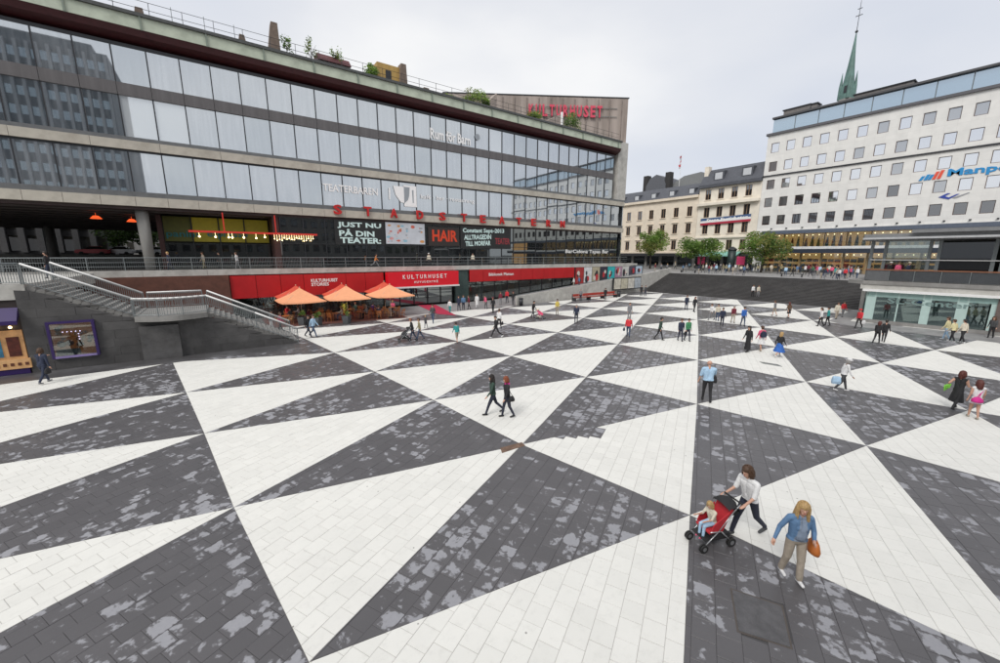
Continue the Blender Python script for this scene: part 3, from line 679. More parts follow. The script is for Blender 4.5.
pr.build('banner_print', [mat('print_coral', (.55, .12, .08), .5), mat('print_sky', (.25, .48, .6), .5), mat('print_orange', (.6, .28, .08), .5), mat('print_grey', (.3, .33, .36), .5), mat('print_rose', (.6, .3, .3), .5)], t_)
t_ = banner('hair_banner', 23.6, 28.4, 7.6, 10.1, mat('dark_banner', (.03, .022, .02), .5), 'dark banner with vivid orange HAIR lettering on the lower glass')
letters('letters', 'HAIR', mat('orange_lettering', (.65, .055, .015), .5, var=0), t_, 24.2, 28.1, 8.2, 9.75, KV-.125, ext=.006, bold=.03)
t_ = banner('programme_banner', 28.6, 37.6, 7.3, 10.42, blk, 'dark banner with three lines of hand drawn pale lettering')
letters('letters', 'Constant Sept–2013', aqua, t_, 29.0, 36.3, 9.35, 10.15, KV-.125, ext=.006, bold=.03, slant=.15); letters('letters', 'ALLTRAGEDIN', aqua, t_, 29.2, 33.9, 8.5, 9.2, KV-.125, ext=.006, bold=.03, slant=.2); letters('letters', 'TILL MORFAR', aqua, t_, 29.4, 33.8, 7.6, 8.3, KV-.125, ext=.006, bold=.03, slant=.2)
letters('letters', 'TEATER', mat('dull_red_lettering', (.30, .03, .04), .5, var=0), t_, 34.6, 37.4, 8.0, 8.9, KV-.125, ext=.006, bold=.02)
sg = thing('theatre_sign', (30, KV-.4, 11.2), 'widely spaced red STADSTEATERN letters standing on the cream band', 'sign')
redl = mat('red_channel_letters', (.50, .015, .014), .4, var=.05)
xs = [338, 368, 394, 420, 442.5, 464, 483, 502, 519, 534, 549, 563]
for ch, x in zip('STADSTEATERN', xs):
    u = kz(x, 214, KV-.5)[0]; letters('letter', ch, redl, sg, u-.46, u+.46, 10.98, 12.08, KV-.48, ext=.12, bold=.03)
sg = thing('bar_lettering', (20, KV-.1, 13.4), 'white TEATERBAREN lettering with cutlery mask emblem on the ribbon window', 'sign')
wl = mat('white_film', (.88, .88, .88), .6, var=0)
letters('letters', 'TEATERBAREN', wl, sg, 10.7, 17.0, 13.55, 14.35, KV-.115, ext=.004, bold=.02)
em = MB().box(20.4, 22.1, KV-.125, KV-.113, 12.5, 15.1); em.build('emblem_panel', wl, sg)
mk = MB(); mk.vprism([(19.0, 14.9), (20.4, 14.9), (20.4, 12.9), (19.9, 13.0), (19.3, 13.8)], 'y', KV-.123, KV-.115); mk.vprism([(18.4, 13.2), (18.55, 13.2), (18.6, 14.6), (18.4, 14.6)], 'y', KV-.123, KV-.115); mk.build('emblem_mask', wl, sg)
mk = MB(); mk.vprism([(20.4, 14.9), (21.2, 14.9), (21.1, 13.9), (20.9, 13.3), (20.4, 12.9)], 'y', KV-.131, KV-.127); mk.vprism([(21.55, 13.0), (21.68, 13.0), (21.72, 14.6), (21.5, 14.6)], 'y', KV-.131, KV-.127); mk.build('emblem_dark_half', mat('emblem_grey', (.30, .33, .36), .5, var=0), sg)  # grey half of the mask and a knife, printed on the white panel
letters('letters', 'kafé · bar · restaurang', wl, sg, 22.7, 31.0, 13.5, 14.2, KV-.115, ext=.004, bold=.01)
sg = thing('children_room_lettering', (30, KV-.1, 21.3), 'white Rum för Barn lettering on the uppermost ribbon window', 'sign')
letters('letters', 'Rum för Barn', wl, sg, kz(430, 140, KV)[0], kz(470, 140, KV)[0], 21.3, 22.6, KV-.115, ext=.004, bold=.03)
cq = kz(478, 135, KV-.1); o_ = MB(); o_.lathe([(.42, 0), (.42, .012)], (0, 0, 0), 18)
me = o_.mesh('emblem_dot', mat('emblem_grey', 0)); inst('emblem_dot', me, sg, (cq[0]-.1, KV-.125, 22.6), (R_(90), 0, 0))
sg = thing('tapas_lettering', (55, KV-.1, 6.6), 'white BarCelona Tapas Bar lettering on the lower corner glass', 'sign')
letters('letters', 'BarCelona Tapas Bar', wht, sg, kz(565, 252, KV)[0], kz(608, 252, KV)[0], 6.55, 7.35, KV-.12, ext=.004, bold=.015)

# ---- beyond the undercroft: dark building, trees, parked cars
db = thing('dark_office_block', (-38, 112, 4.85), 'dark stone building with deep vertical windows seen through the undercroft', 'building')
dst = mat('dark_stone', (.085, .085, .09), .8, var=.2, scale=1)
MB().box(-75, -17.5, 106, 125, 4.846, 24).build('wall', dst, db)
fin = MB(); 
for k in range(26): fin.box(-74+k*2.2, -73.2+k*2.2, 105.3, 106.1, 6.6, 23)
o = fin.build('fins', mat('fin_stone', (.12, .12, .125), .8, var=.15), db)
wn = MB().box(.1, 1.3, 0, .05, 0, 2.6).mesh('window', glass('dim_window', .06, (.6, .6, .6), (.05, .047, .04)))
for k in range(26):
    for zz in (6.9, 10.6, 14.4): inst('window', wn, db, (-73.2+k*2.2, 105.95, zz))
# tower mirrored in the left panes
tw = thing('ribbed_office_tower', (-30, -38, 0), 'tall grey ribbed office tower mirrored in the left end of the glass facade', 'building')
tm = mat('tower_panel', (.14, .15, .16), .6, var=.15, scale=.4)
MB().box(-46, -14.6, -52, -25.2, -.1, 48).build('wall', tm, tw)
rbm = MB()
for k in range(20): rbm.box(-45.6+k*1.6, -45.1+k*1.6, -25.2, -24.6, 4, 47.5)
rbm.build('ribs', mat('tower_rib', (.30, .31, .32), .6), tw)
wb = MB().box(0, 31, 0, .1, 0, 1.7).mesh('window_band', glass('tower_window', .35, (.7, .8, .85), (.03, .05, .055)))
for k in range(12): inst('window_band', wb, tw, (-45.8, -25.25, 5+k*3.6))
MB().box(-43, -17, -50, -27, 48.003, 50).build('roof', tm, tw)

ob = thing('low_stone_block', (40, -50, 0), 'long low stone office block mirrored in the lowest storey of the glass facade', 'building')
MB().box(-12, 95, -62, -42, -.15, 18.5).build('wall', mat('block_stone', (.13, .125, .12), .8, var=.2, scale=.4), ob)
wb2 = MB().box(0, 1.8, 0, .12, 0, 2.2).mesh('window', glass('block_window', .15, (.7, .75, .8), (.02, .02, .022)))
for k in range(34):
    for zz in (3.2, 7.2, 11.2, 15.0): inst('window', wb2, ob, (-11+k*3.1, -42.02, zz))

tag(MB().box(-74, -4.9, 94, 105.2, 4.0, 6.15).build('raised_street', asph), kind='structure')
tag(MB().box(-74, 20, 93.7, 93.98, 4.0, 6.28).build('street_parapet', concd), 'low grey parapet in front of the parked cars beyond the undercroft', 'parapet')
tag(MB().box(-17.4, 40, 105.3, 140, 4.0, 6.15).build('rear_square', asph), kind='structure')

fb_ = thing('far_grey_building', (10, 160, 4.8), 'distant grey building closing the view beyond the undercroft trees', 'building')
MB().box(-40, 60, 150, 170, 4.0, 26).build('wall', concd, fb_)
wn2 = MB().box(0, 1.4, 0, .1, 0, 2.0).mesh('window', MATS['dim_window'])
for k in range(16):
    for zz in (7.5, 11.2, 15): inst('window', wn2, fb_, (-36+k*3.2, 149.95, zz))
# ---------------------------------------------------------------- steps, street and buildings across the square
stepm = mat('dark_step_stone', (.045, .043, .043), .5, var=.25, scale=1.5, bump=.2, dirt=(.085, .082, .08, .6))
street = tag(MB().prism([(72.0, -120), (600, -120), (600, 400), (66.2, 400), (66.2, 44.5), (72.0, 44.0)], -.1, 3.0).build('upper_street', gran), kind='structure')
stairs = thing('broad_steps', (67, 28, 0), 'broad flight of dark stone steps rising to the shopping street', 'steps')
NS = 20; run = 10.0/NS
for k in range(NS):
    z1 = 3.0*(k+1)/NS; u0 = 62.2+run*k
    MB().cbox(u0, u0+run+.02 if k < NS-1 else 72.0, 12.6, 43.9, -.02 if k == 0 else 3.0*k/NS-.1, z1+(.002 if k == NS-1 else 0), .015).build('step', stepm, stairs)
MB().box(62.25, 72, 12.65, 43.8, -.1, -.03).build('step_base', stepm, stairs)
# ramp with its parapet beside the steps
rpa, rpb = np.array([31.4, 39.6]), np.array([72.5, 43.7])
ramp = MB()
ramp.add([(31.4, 39.85, .004), (31.4, 46.3, .004), (66.3, 46.3, 3.0), (66.3, 43.4, 3.0)], [(0, 3, 2, 1)])
ramp.add([(31.4, 39.85, -.15), (31.4, 46.3, -.15), (66.3, 46.3, -.15), (66.3, 43.4, -.15)], [(0, 1, 2, 3)])
tag(ramp.build('ramp', gran), kind='structure')
pw = thing('ramp_parapet', (50, 41.4, 0), 'pale concrete parapet wall climbing beside the ramp to the street', 'parapet')
def pl(u): return rpa[1]+(u-31.4)/(72.5-31.4)*(rpb[1]-rpa[1])
def ptop(u): return 1.15+(u-31)*.0610+max(0, u-62)*.03
us = [30.9+2.08*k for k in range(21)]
for a, b in zip(us[:-1], us[1:]):
    q = MB(); b -= .02
    q.add([(a, pl(a), -.03), (b, pl(b), -.03), (b, pl(b)+.3, -.03), (a, pl(a)+.3, -.03), (a, pl(a), ptop(a)), (b, pl(b), ptop(b)), (b, pl(b)+.3, ptop(b)), (a, pl(a)+.3, ptop(a))], [(0, 3, 2, 1), (4, 5, 6, 7), (0, 1, 5, 4), (1, 2, 6, 5), (2, 3, 7, 6), (3, 0, 4, 7)])
    q.build('parapet_panel', conc, pw)
rl_ = MB(); rl_.tube((30.9, pl(30.9)+.15, 1.32), (62, pl(62)+.15, ptop(62)+.2), .03, seg=6)
for k in range(16): u = 31+k*2.05; rl_.tube((u, pl(u)+.15, ptop(u)-.02), (u, pl(u)+.15, ptop(u)+.17), .02, seg=5)
rl_.build('handrail', greym, pw)
# wide poster lightbox on the parapet
pb = thing('wide_poster_board', (56, 41.7, .7), 'wide poster board with pale prints on the parapet beside the long red bench', 'poster')
MB().box(52.2, 59.6, 41.35, 41.55, .75, 2.75).build('board_frame', darkm, pb)
rg = random.Random(9)
for k in range(4):
    u0 = 52.35+k*1.8; MB().box(u0+.05, u0+1.7, 41.30, 41.345, .9, 2.6).build('poster_sheet', mat('board_sheet_%d' % k, ((.5, .47, .4), (.45, .42, .33), (.55, .53, .48), (.38, .42, .46))[k], .5, var=.3, scale=2), pb)
# long red bench
bn = thing('long_bench', (45, 38.7, 0), 'long red bench with dark ends in front of the ramp parapet', 'bench')
for k in range(3):
    for q, (z, vv, hh) in enumerate(((.45, 38.55, .05), (.45, 38.75, .05), (.60, 39.02, .34))):
        MB().box(40.6+k*3.02, 43.55+k*3.02, vv-.09, vv+.09 if q < 2 else vv+.04, z, z+hh).build('slat', mat('bench_red', (.38, .045, .03), .5), bn)
for k in range(4):
    u = 40.45+k*3.02; q = MB(); q.box(u, u+.12, 38.4, 39.05, .0, .449); q.box(u, u+.12, 39.07, 39.13, 0, .95); q.build('leg', darkm, bn)
def bin_(u, v, label, z=0):
    t_ = thing('litter_bin', (u, v, z), label, 'bin'); MB().lathe([(.24, 0), (.27, .85)], (u, v, z), 12).build('bin_body', darkm, t_, True); MB().lathe([(.29, .851), (.29, .93), (.2, .98)], (u, v, z), 12).build('bin_rim', darkm, t_)
bin_(50.6, 38.9, 'black litter bin at the right end of the long red bench'); bin_(31.2, 39.1, 'black litter bin at the foot of the ramp parapet')

# ---- white office building
wb_ = thing('white_office_building', (106, 5, 3), 'white stone office building with rows of square windows above lit shops', 'building')
def brick_wall(name, col, col2, sx, sz, mortar=.008):
    m = bpy.data.materials.new(name); m.use_nodes = True; t = m.node_tree; b = t.nodes['Principled BSDF']; b.inputs['Roughness'].default_value = .7
    g_ = nd(t, 'ShaderNodeNewGeometry'); sp = nd(t, 'ShaderNodeSeparateXYZ'); cb_ = nd(t, 'ShaderNodeCombineXYZ'); t.links.new(g_.outputs['Position'], sp.inputs[0]); t.links.new(sp.outputs[1], cb_.inputs[0]); t.links.new(sp.outputs[2], cb_.inputs[1])
    br = nd(t, 'ShaderNodeTexBrick', offset=0.0, ins={'Scale': 1.0, 'Brick Width': sx, 'Row Height': sz, 'Mortar Size': mortar, 'Color1': (*col, 1), 'Color2': (*col2, 1), 'Mortar': (.55, .54, .52, 1)}); t.links.new(cb_.outputs[0], br.inputs['Vector'])
    n = nd(t, 'ShaderNodeTexNoise', ins={'Scale': .8, 'Detail': 6.0}); t.links.new(g_.outputs['Position'], n.inputs['Vector'])
    r = nd(t, 'ShaderNodeMapRange', ins={1: .3, 2: .7, 3: .94, 4: 1.04}); t.links.new(n.outputs[0], r.inputs[0])
    x = nd(t, 'ShaderNodeMix', data_type='RGBA', blend_type='MULTIPLY', ins={0: 1.0}); t.links.new(br.outputs[0], x.inputs[6]); t.links.new(r.outputs[0], x.inputs[7]); t.links.new(x.outputs[2], b.inputs['Base Color']); MATS[name] = m; return m
marble = brick_wall('white_marble_panels', (.73, .722, .695), (.69, .685, .66), 1.42, 1.25)
UB = 100.0; cols = [38.8-2.83*k for k in range(25)]; rows = [29.1, 25.3, 21.6, 17.85, 14.05]; ww, wh = 1.5, 1.95
def punched_wall(name, m, par, U, v0, v1, z0, z1, cols, rows, ww, wh, thick=.35):
    mb = MB(); zs = sorted(rows); z = z0
    vsd = sorted(cols)
    for r in zs:
        mb.box(U, U+thick, v0, v1, z, r-wh/2); v = v0
        for c in vsd: mb.box(U, U+thick, v, c-ww/2, r-wh/2, r+wh/2); v = c+ww/2
        mb.box(U, U+thick, v, v1, r-wh/2, r+wh/2); z = r+wh/2
    mb.box(U, U+thick, v0, v1, z, z1); return mb.build(name, m, par)
punched_wall('wall', marble, wb_, UB, -32, 40.4, 11.9, 31.7, cols, rows, ww, wh)
MB().box(UB+.5, 113, -31.9, 40.3, 3.0, 31.6).build('inner_core', mat('core_dark', 0), wb_)
fmb = MB(); fw = .09
fmb.box(0, .1, -ww/2, -ww/2+fw, 0, wh); fmb.box(0, .1, ww/2-fw, ww/2, 0, wh); fmb.box(0, .1, -ww/2+fw, ww/2-fw, 0, fw); fmb.box(0, .1, -ww/2+fw, ww/2-fw, wh-fw, wh)
brf = mat('brown_window_frame', (.10, .06, .045), .5); fme = fmb.mesh('window', brf)
pg = MB().box(0, .03, -ww/2+fw, ww/2-fw, fw, wh-fw)
wg1 = glass('office_glass', .78, (.92, .95, 1.0), (.06, .07, .08)); wg2 = glass('office_glass_dark', .22, (.85, .9, .95), (.035, .03, .03)); wg3 = glass('office_glass_blind', .3, (.85, .9, .97), (.28, .29, .30))
pms = [pg.mesh('pane', wg1), pg.mesh('pane', wg2), pg.mesh('pane', wg3)]; rg = random.Random(12)
blm = MB().box(0, .02, -ww/2+fw, ww/2-fw, wh*.45, wh-fw).mesh('blind', mat('office_blind', (.5, .5, .48), .7))
for ri, r in enumerate(rows):
    for c in cols:
        w_ = inst('window', fme, wb_, (UB+.12, c, r-wh/2))
        k = 0 if ri < 3 else (0 if rg.random() < .45 and ri == 3 else 1)
        if rg.random() < .12: k = 2
        p_ = inst('pane', pms[k], w_, (UB+.17, c, r-wh/2)); p_.location = (.05, 0, 0); p_.rotation_euler = (0, R_(rg.uniform(-.8, .8)), R_(rg.uniform(-1.2, 1.2)))
MB().box(UB-.22, UB-.003, -32, 40.4, 23.32, 23.55).build('ledge', darkm, wb_)
MB().box(UB-.35, UB+.5, -32.2, 40.7, 31.71, 32.15).build('cornice', mat('cornice_dark', (.10, .10, .11), .5), wb_)
ph = MB().box(0, .08, .04, 3.96, 0, 3.0).mesh('penthouse_pane', glass('penthouse_glass', .55, (.72, .84, .95), (.12, .20, .26)))
for k in range(18): inst('penthouse_pane', ph, wb_, (UB+1.2, 36.2-4*k, 32.16)); MB().box(UB+1.1, UB+1.3, 36.12-4*k, 36.2-4*k, 32.16, 35.15).build('penthouse_post', greym, wb_)
MB().box(UB+.6, 113, -32, 40.3, 35.16, 35.5).build('roof', mat('roof_dark', (.07, .07, .075), .6), wb_)
MB().box(UB+1.35, 112, -31.5, 39.9, 32.16, 35.15).build('penthouse_core', mat('core_dark', 0), wb_)
for (a, b, c, d, z) in ((34.5, 39.2, 103, 107, 37.0), (33.0, 33.9, 102, 104, 36.6), (19.5, 27.5, 103, 108, 36.6)):
    MB().box(c, d, a, b, 35.503, z).build('roof_plant', mat('plant_grey', (.16, .15, .145), .6, var=.2), wb_)
    MB().box(c-.2, d+.2, a-.2, b+.2, z+.003, z+.18).build('roof_plant_lid', darkm, wb_)
for k in range(25): MB().box(UB-.45, UB-.003, cols[k]-1.5, cols[k]-1.25, 12.1, 12.28).build('floodlight', darkm, wb_)
# canopies and lit shop storeys
navy = mat('slate_blue_canopy', (.09, .11, .15), .5)
MB().box(UB-2.4, UB+.4, -32, 38.4, 10.9, 11.6).build('upper_canopy', navy, wb_)
MB().box(UB-.2, UB+.4, -32, 40.3, 11.603, 11.89).build('frieze', marble, wb_)
MB().box(UB-2.2, UB+.4, -32, 38.8, 7.75, 8.25).build('lower_canopy', mat('canopy_white', (.62, .63, .64), .5), wb_); MB().box(UB-2.25, UB+.4, -32, 38.8, 6.9, 7.74).build('canopy_valance', mat('canopy_navy', (.02, .028, .045), .5), wb_)
warm = mat('lit_shop_interior', (.45, .30, .15), .8, var=.5, scale=.8, emit=(1.0, .55, .22, .5))
MB().box(UB+.42, UB+.49, -32, 38.1, 8.26, 10.9).build('lit_interior', warm, wb_); MB().box(UB+.42, UB+.49, -32, 38.1, 3.02, 6.9).build('lit_interior', warm, wb_); MB().box(UB-.2, UB+.49, 38.12, 40.38, 3.0, 11.6).build('corner_pier', marble, wb_)
sp_ = MB().box(0, .04, .06, 3.44, 0, 2.6).mesh('shop_pane', gl_clear); sp2 = MB().box(0, .04, .06, 3.44, 0, 3.85).mesh('shop_pane', gl_clear); pil = MB().box(-.1, .3, -.16, .16, 0, 3.9).mesh('shop_pier', mat('pier_brass', (.30, .22, .12), .5, .2)); pil2 = MB().box(-.1, .3, -.05, .05, 0, 2.62).mesh('shop_pier', brf)
rg = random.Random(31); gcols = [mat('wares_%d' % k, c, .6) for k, c in enumerate(((.5, .42, .35), (.06, .06, .08), (.45, .08, .06), (.1, .16, .35), (.5, .5, .5), (.35, .16, .06), (.55, .25, .4)))]
warel = mat('shop_spot', (1, .85, .6), .4, var=0, emit=(1, .78, .45, 6.0))
for k in range(19):
    v = 38.2-3.5*k
    if v < -20: break
    inst('shop_pane', sp_, wb_, (UB-.3, v-3.5, 8.27)); inst('shop_pier', pil2, wb_, (UB-.3, v, 8.26))
    inst('shop_pane', sp2, wb_, (UB-.5, v-3.5, 3.02)); inst('shop_pier', pil, wb_, (UB-.45, v, 3.0))
    if v < 4: continue
    for q in range(3):
        vv = v-.4-q*1.05; h = rg.uniform(1.1, 1.9); g1 = MB(); g1.capsule((UB+.1, vv, 8.5), (UB+.1, vv, 8.27+h), .32, .18, 8); g1.ball((UB+.1, vv, 8.27+h+.3), .14, 8, 5); g1.build('shop_dummy', gcols[rg.randrange(7)], wb_, True)
        g2 = MB(); zz = 3.05
        for s_ in range(3): g2.box(UB-.1, UB+.3, vv-.45, vv+.4, zz, zz+rg.uniform(.5, .9)); zz += 1.05
        g2.build('shop_wares', gcols[rg.randrange(7)], wb_)
        l_ = MB(); l_.ball((UB-.1, vv, 10.6), .09, 6, 4); l_.ball((UB-.2, vv, 6.6), .09, 6, 4); l_.build('shop_spot', warel, wb_)
# signs on the white building
mpb = mat('sign_blue', (.02, .25, .55), .4, var=0); mpd = mat('sign_deep_blue', (.03, .06, .33), .4, var=0); mpr = mat('sign_orange_red', (.72, .09, .05), .4, var=0); mpg = mat('sign_grey', (.30, .31, .33), .4, var=0)
sg = thing('staffing_sign', (99.9, 8, 19.8), 'blue Manpower lettering with slanted blue and orange bars on the white facade', 'sign')
letters('letters', 'Manpower', mpb, sg, 12.7, 2.2, 19.0, 20.5, UB-.06, 'u', ext=.04, bold=.03)
br_ = MB()
for k, (vv, hh) in enumerate(((16.0, .7), (15.4, .9), (14.95, .8), (14.4, 1.2), (13.85, 1.35))):
    br_.add([(UB-.1, vv, 19.1), (UB-.1, vv-.4, 19.1), (UB-.1, vv-.75, 19.1+hh), (UB-.1, vv-.35, 19.1+hh), (UB-.02, vv, 19.1), (UB-.02, vv-.4, 19.1), (UB-.02, vv-.75, 19.1+hh), (UB-.02, vv-.35, 19.1+hh)], [(0, 1, 2, 3), (7, 6, 5, 4), (0, 4, 5, 1), (1, 5, 6, 2), (2, 6, 7, 3), (3, 7, 4, 0)], 0 if k < 3 else 1)
br_.build('bars', [mpb, mpr], sg)
sg = thing('swoosh_sign', (99.9, 11.5, 15.8), 'small deep blue and grey wing emblem with faint grey lettering on the white facade', 'sign')
sw = MB(); sw.vprism([(13.2, 16.1), (12.3, 16.65), (11.9, 16.6), (12.5, 16.2), (12.0, 15.95), (11.2, 16.4), (10.9, 16.4), (12.0, 15.65)], 'x', UB-.08, UB-.02); sw.build('emblem', mpd, sg)
sw = MB(); sw.vprism([(11.6, 15.85), (10.0, 16.5), (9.8, 16.45), (11.2, 15.75)], 'x', UB-.08, UB-.02); sw.build('emblem_tail', mpg, sg)

# ---- cream stone houses
cream = mat('cream_stucco', (.74, .65, .53), .8, var=.08, scale=.8, dirt=(.58, .50, .41, .4)); cream2 = mat('pale_cream_stucco', (.76, .70, .60), .8, var=.08, scale=.8, dirt=(.60, .55, .46, .4))
slate = mat('slate_roof', (.075, .080, .095), .55, var=.2, scale=2)
dkwin = glass('old_window_glass', .18, (.8, .85, .9), (.03, .028, .028)); ochre = mat('window_wood', (.25, .16, .10), .6)
def old_house(name, label, v0, v1, z1, cols, rows, wall, ww=1.35, wh=2.4):
    h = thing(name, (106, (v0+v1)/2, 3.0), label, 'building')
    punched_wall('wall', wall, h, UB, v0+.02, v1-.02, 7.2, z1, cols, rows, ww, wh)
    MB().box(UB+.5, 112, v0+.05, v1-.05, 3.0, z1-.1).build('inner_core', mat('core_dark', 0), h)
    f_ = MB(); f_.box(0, .12, -ww/2, -ww/2+.1, 0, wh); f_.box(0, .12, ww/2-.1, ww/2, 0, wh); f_.box(0, .12, -.06, .06, .08, wh-.08); f_.box(0, .12, -ww/2+.1, ww/2-.1, 0, .08); f_.box(0, .12, -ww/2+.1, ww/2-.1, wh-.08, wh)
    fm_ = f_.mesh('window', ochre); pa = MB().box(0, .03, -ww/2+.1, ww/2-.1, .08, wh-.08).mesh('pane', dkwin); sl = MB().box(0, .2, -ww/2-.2, ww/2+.2, 0, .14).mesh('sill', wall); hd = MB().box(0, .25, -ww/2-.3, ww/2+.3, 0, .2).mesh('lintel', wall)
    for ri, r in enumerate(rows):
        for c in cols:
            w_ = inst('window', fm_, h, (UB+.1, c, r-wh/2)); p_ = inst('pane', pa, w_); p_.location = (.07, 0, 0)
            s_ = inst('sill', sl, w_); s_.location = (-.28, 0, -.15)
            if ri in (1, 2): s_ = inst('lintel', hd, w_); s_.location = (-.33, 0, wh+.3)
    return h
h1 = old_house('cream_house', 'cream four-storey house with a dark slate roof and small dormers', 54.45, 96, 20.7, [56.6+3.68*k for k in range(10)], [17.5, 13.3, 9.1], cream)
MB().box(UB-.6, UB+.3, 54.5, 96, 20.72, 21.35).build('cornice', cream, h1)
r_ = MB(); r_.vprism([(UB-.5, 21.36), (UB+12, 21.36), (UB+7, 24.6), (UB+3, 24.6)], 'y', 54.5, 96); r_.build('roof', slate, h1)
for k in range(8):
    v = 56.6+k*5.4; d = MB(); d.vprism([(UB+.2, 21.7), (UB+3.2, 21.7), (UB+3.2, 23.6), (UB+.2, 23.2)], 'y', v-.9, v+.9); dd = d.build('dormer', slate, h1); MB().box(UB+.13, UB+.19, v-.6, v+.6, 21.95, 23.0).build('dormer_window', glass('dormer_glass', .4, (.9, .92, .95), (.3, .3, .3)) if 'dormer_glass' not in MATS else MATS['dormer_glass'], dd)
MB().box(UB-.1, UB+.45, 54.5, 96, 3.0, 3.4).build('plinth', concd, h1)
for k in range(9):
    v = 55+k*4.5; MB().box(UB+.3, UB+.4, v+.2, v+4.0, 3.41, 6.3).build('shop_glass', gl_low, h1); MB().box(UB-.05, UB+.42, v+4.0, v+4.7, 3.41, 7.19).build('shop_pier', concd, h1)
MB().box(UB-1.8, UB+.2, 58, 96, 6.2, 6.9).build('awning', mat('black_awning', (.03, .03, .033), .6), h1)
MB().box(UB-.2, UB-.003, 54.5, 96, 6.95, 7.35).build('string_course', cream, h1)
h2 = old_house('pale_cream_house', 'pale cream house with a mansard slate roof and a long banner', 40.42, 54.43, 22.6, [52.2, 49.15, 46.1, 43.05], [21.0, 16.8, 12.85, 8.9], cream2)
MB().box(UB-.7, UB+.3, 40.45, 54.4, 22.62, 23.3).build('cornice', slate, h2)
MB().box(UB-.9, UB-.003, 40.45, 54.4, 18.4, 19.0).build('string_course', cream2, h2); MB().box(UB-.35, UB-.003, 40.45, 54.4, 10.55, 10.9).build('string_course', cream2, h2)
r_ = MB(); r_.vprism([(UB-.4, 23.31), (UB+13, 23.31), (UB+10, 27.4), (UB+2.2, 27.1)], 'y', 40.45, 54.4); r_.build('roof', slate, h2)
for v in (50.2, 43.9):
    d = MB(); d.vprism([(UB+.2, 24.0), (UB+3, 24.0), (UB+3, 26.6), (UB+.2, 26.2)], 'y', v-1.2, v+1.2); dd = d.build('dormer', slate, h2); MB().box(UB+.13, UB+.19, v-.85, v+.85, 24.4, 25.9).build('dormer_window', MATS['dormer_glass'], dd)
MB().box(UB+1.2, UB+2.6, 53.3, 54.3, 25, 27.9).build('chimney', cream2, h2)
for k in range(4):
    v = 40.6+k*3.45; MB().box(UB+.3, UB+.4, v+.2, v+3.0, 3.0, 6.4).build('shop_glass', gl_low, h2); MB().box(UB-.05, UB+.42, v+3.0, v+3.6, 3.0, 7.19).build('shop_pier', concd, h2)
aw = MB(); aw.vprism([(UB-2.2, 6.2), (UB+.2, 7.2), (UB+.2, 7.4), (UB-2.2, 6.45)], 'y', 43.2, 53.9); aw.build('awning', mat('green_awning', (.20, .42, .36), .6, var=.1), h2)
bn_ = thing('long_banner', (99.6, 47.6, 14.1), 'long blue white and red banner hung between two rows of windows', 'banner')
for z0, z1, c, nm in ((14.75, 15.35, (.05, .10, .22), 'blue'), (14.25, 14.75, (.75, .75, .76), 'white'), (13.75, 14.25, (.40, .02, .05), 'crimson')):
    q = MB(); q.add([(UB-.35, 53.3, z0), (UB-.35, 41.8, z0+.35), (UB-.35, 41.8, z1+.35), (UB-.35, 53.3, z1), (UB-.3, 53.3, z0), (UB-.3, 41.8, z0+.35), (UB-.3, 41.8, z1+.35), (UB-.3, 53.3, z1)], [(0, 1, 2, 3), (7, 6, 5, 4), (0, 4, 5, 1), (2, 6, 7, 3), (1, 5, 6, 2), (3, 7, 4, 0)]); q.build('banner_stripe', mat('stripe_'+nm, c, .6, var=.05), bn_)
letters('letters', 'Stena Fastigheter', wht, bn_, 51.8, 42.4, 14.2, 15.2, UB-.37, 'u', ext=.01, bold=.03, slant=.3)
# roofs and chimneys behind
bh = thing('dark_gabled_house', (118, 75, 3.0), 'dark slate house with a curved gable and chimneys behind the cream house', 'building')
g_ = MB(); g_.vprism([(73.6, 3.0), (80.5, 3.0), (80.5, 28), (79.3, 30.2), (77, 31.2), (74.8, 30.2), (73.6, 28)], 'x', 115, 124); g_.build('gable_wall', mat('slate_gable', (.11, .115, .13), .7, var=.15), bh)
for v in (80.9, 73.2): MB().box(115.2, 117, v-.8, v+.8, 3, 31.4).build('chimney', mat('sooty_brick', (.035, .033, .033), .8), bh)
bh = thing('hipped_roof_house', (124, 68, 3.0), 'dark hipped roof rising behind the cream house', 'building')
MB().box(118, 130, 63.5, 75, 3, 27).build('wall', concd, bh)
q = MB(); q.add([(117.7, 63, 27.003), (117.7, 75.3, 27.003), (130, 75.3, 27.003), (130, 63, 27.003), (121, 66, 31.0), (121, 71.3, 30.6), (127, 71.3, 30.6), (127, 66, 31)], [(0, 3, 2, 1), (4, 5, 6, 7)[::-1], (0, 1, 5, 4), (1, 2, 6, 5), (2, 3, 7, 6), (3, 0, 4, 7)]); q.build('roof', mat('grey_roof', (.12, .125, .125), .6, var=.2), bh)
fp = thing('flagpole', (103.5, 62.2, 24.6), 'slim flagpole with a limp red and white flag on the slate roof', 'flagpole')
MB().tube((103.5, 62.2, 24.5), (103.5, 62.2, 33.2), .06, .03, 6).build('pole', whitem, fp)
q = MB()
for k in range(6):
    z = 32.4-k*.55; q.quad((103.4, 62.15+.02*(k % 2), z), (103.4+.25*math.sin(k), 62.15+.45+.12*math.sin(k*2), z-.15), (103.4+.25*math.sin(k+1), 62.15+.4+.12*math.sin(k*2+2), z-.7), (103.4, 62.15, z-.55), k % 2)
q.build('flag', [mat('flag_red', (.45, .05, .06), .7), mat('flag_pale', (.55, .52, .55), .7)], fp)
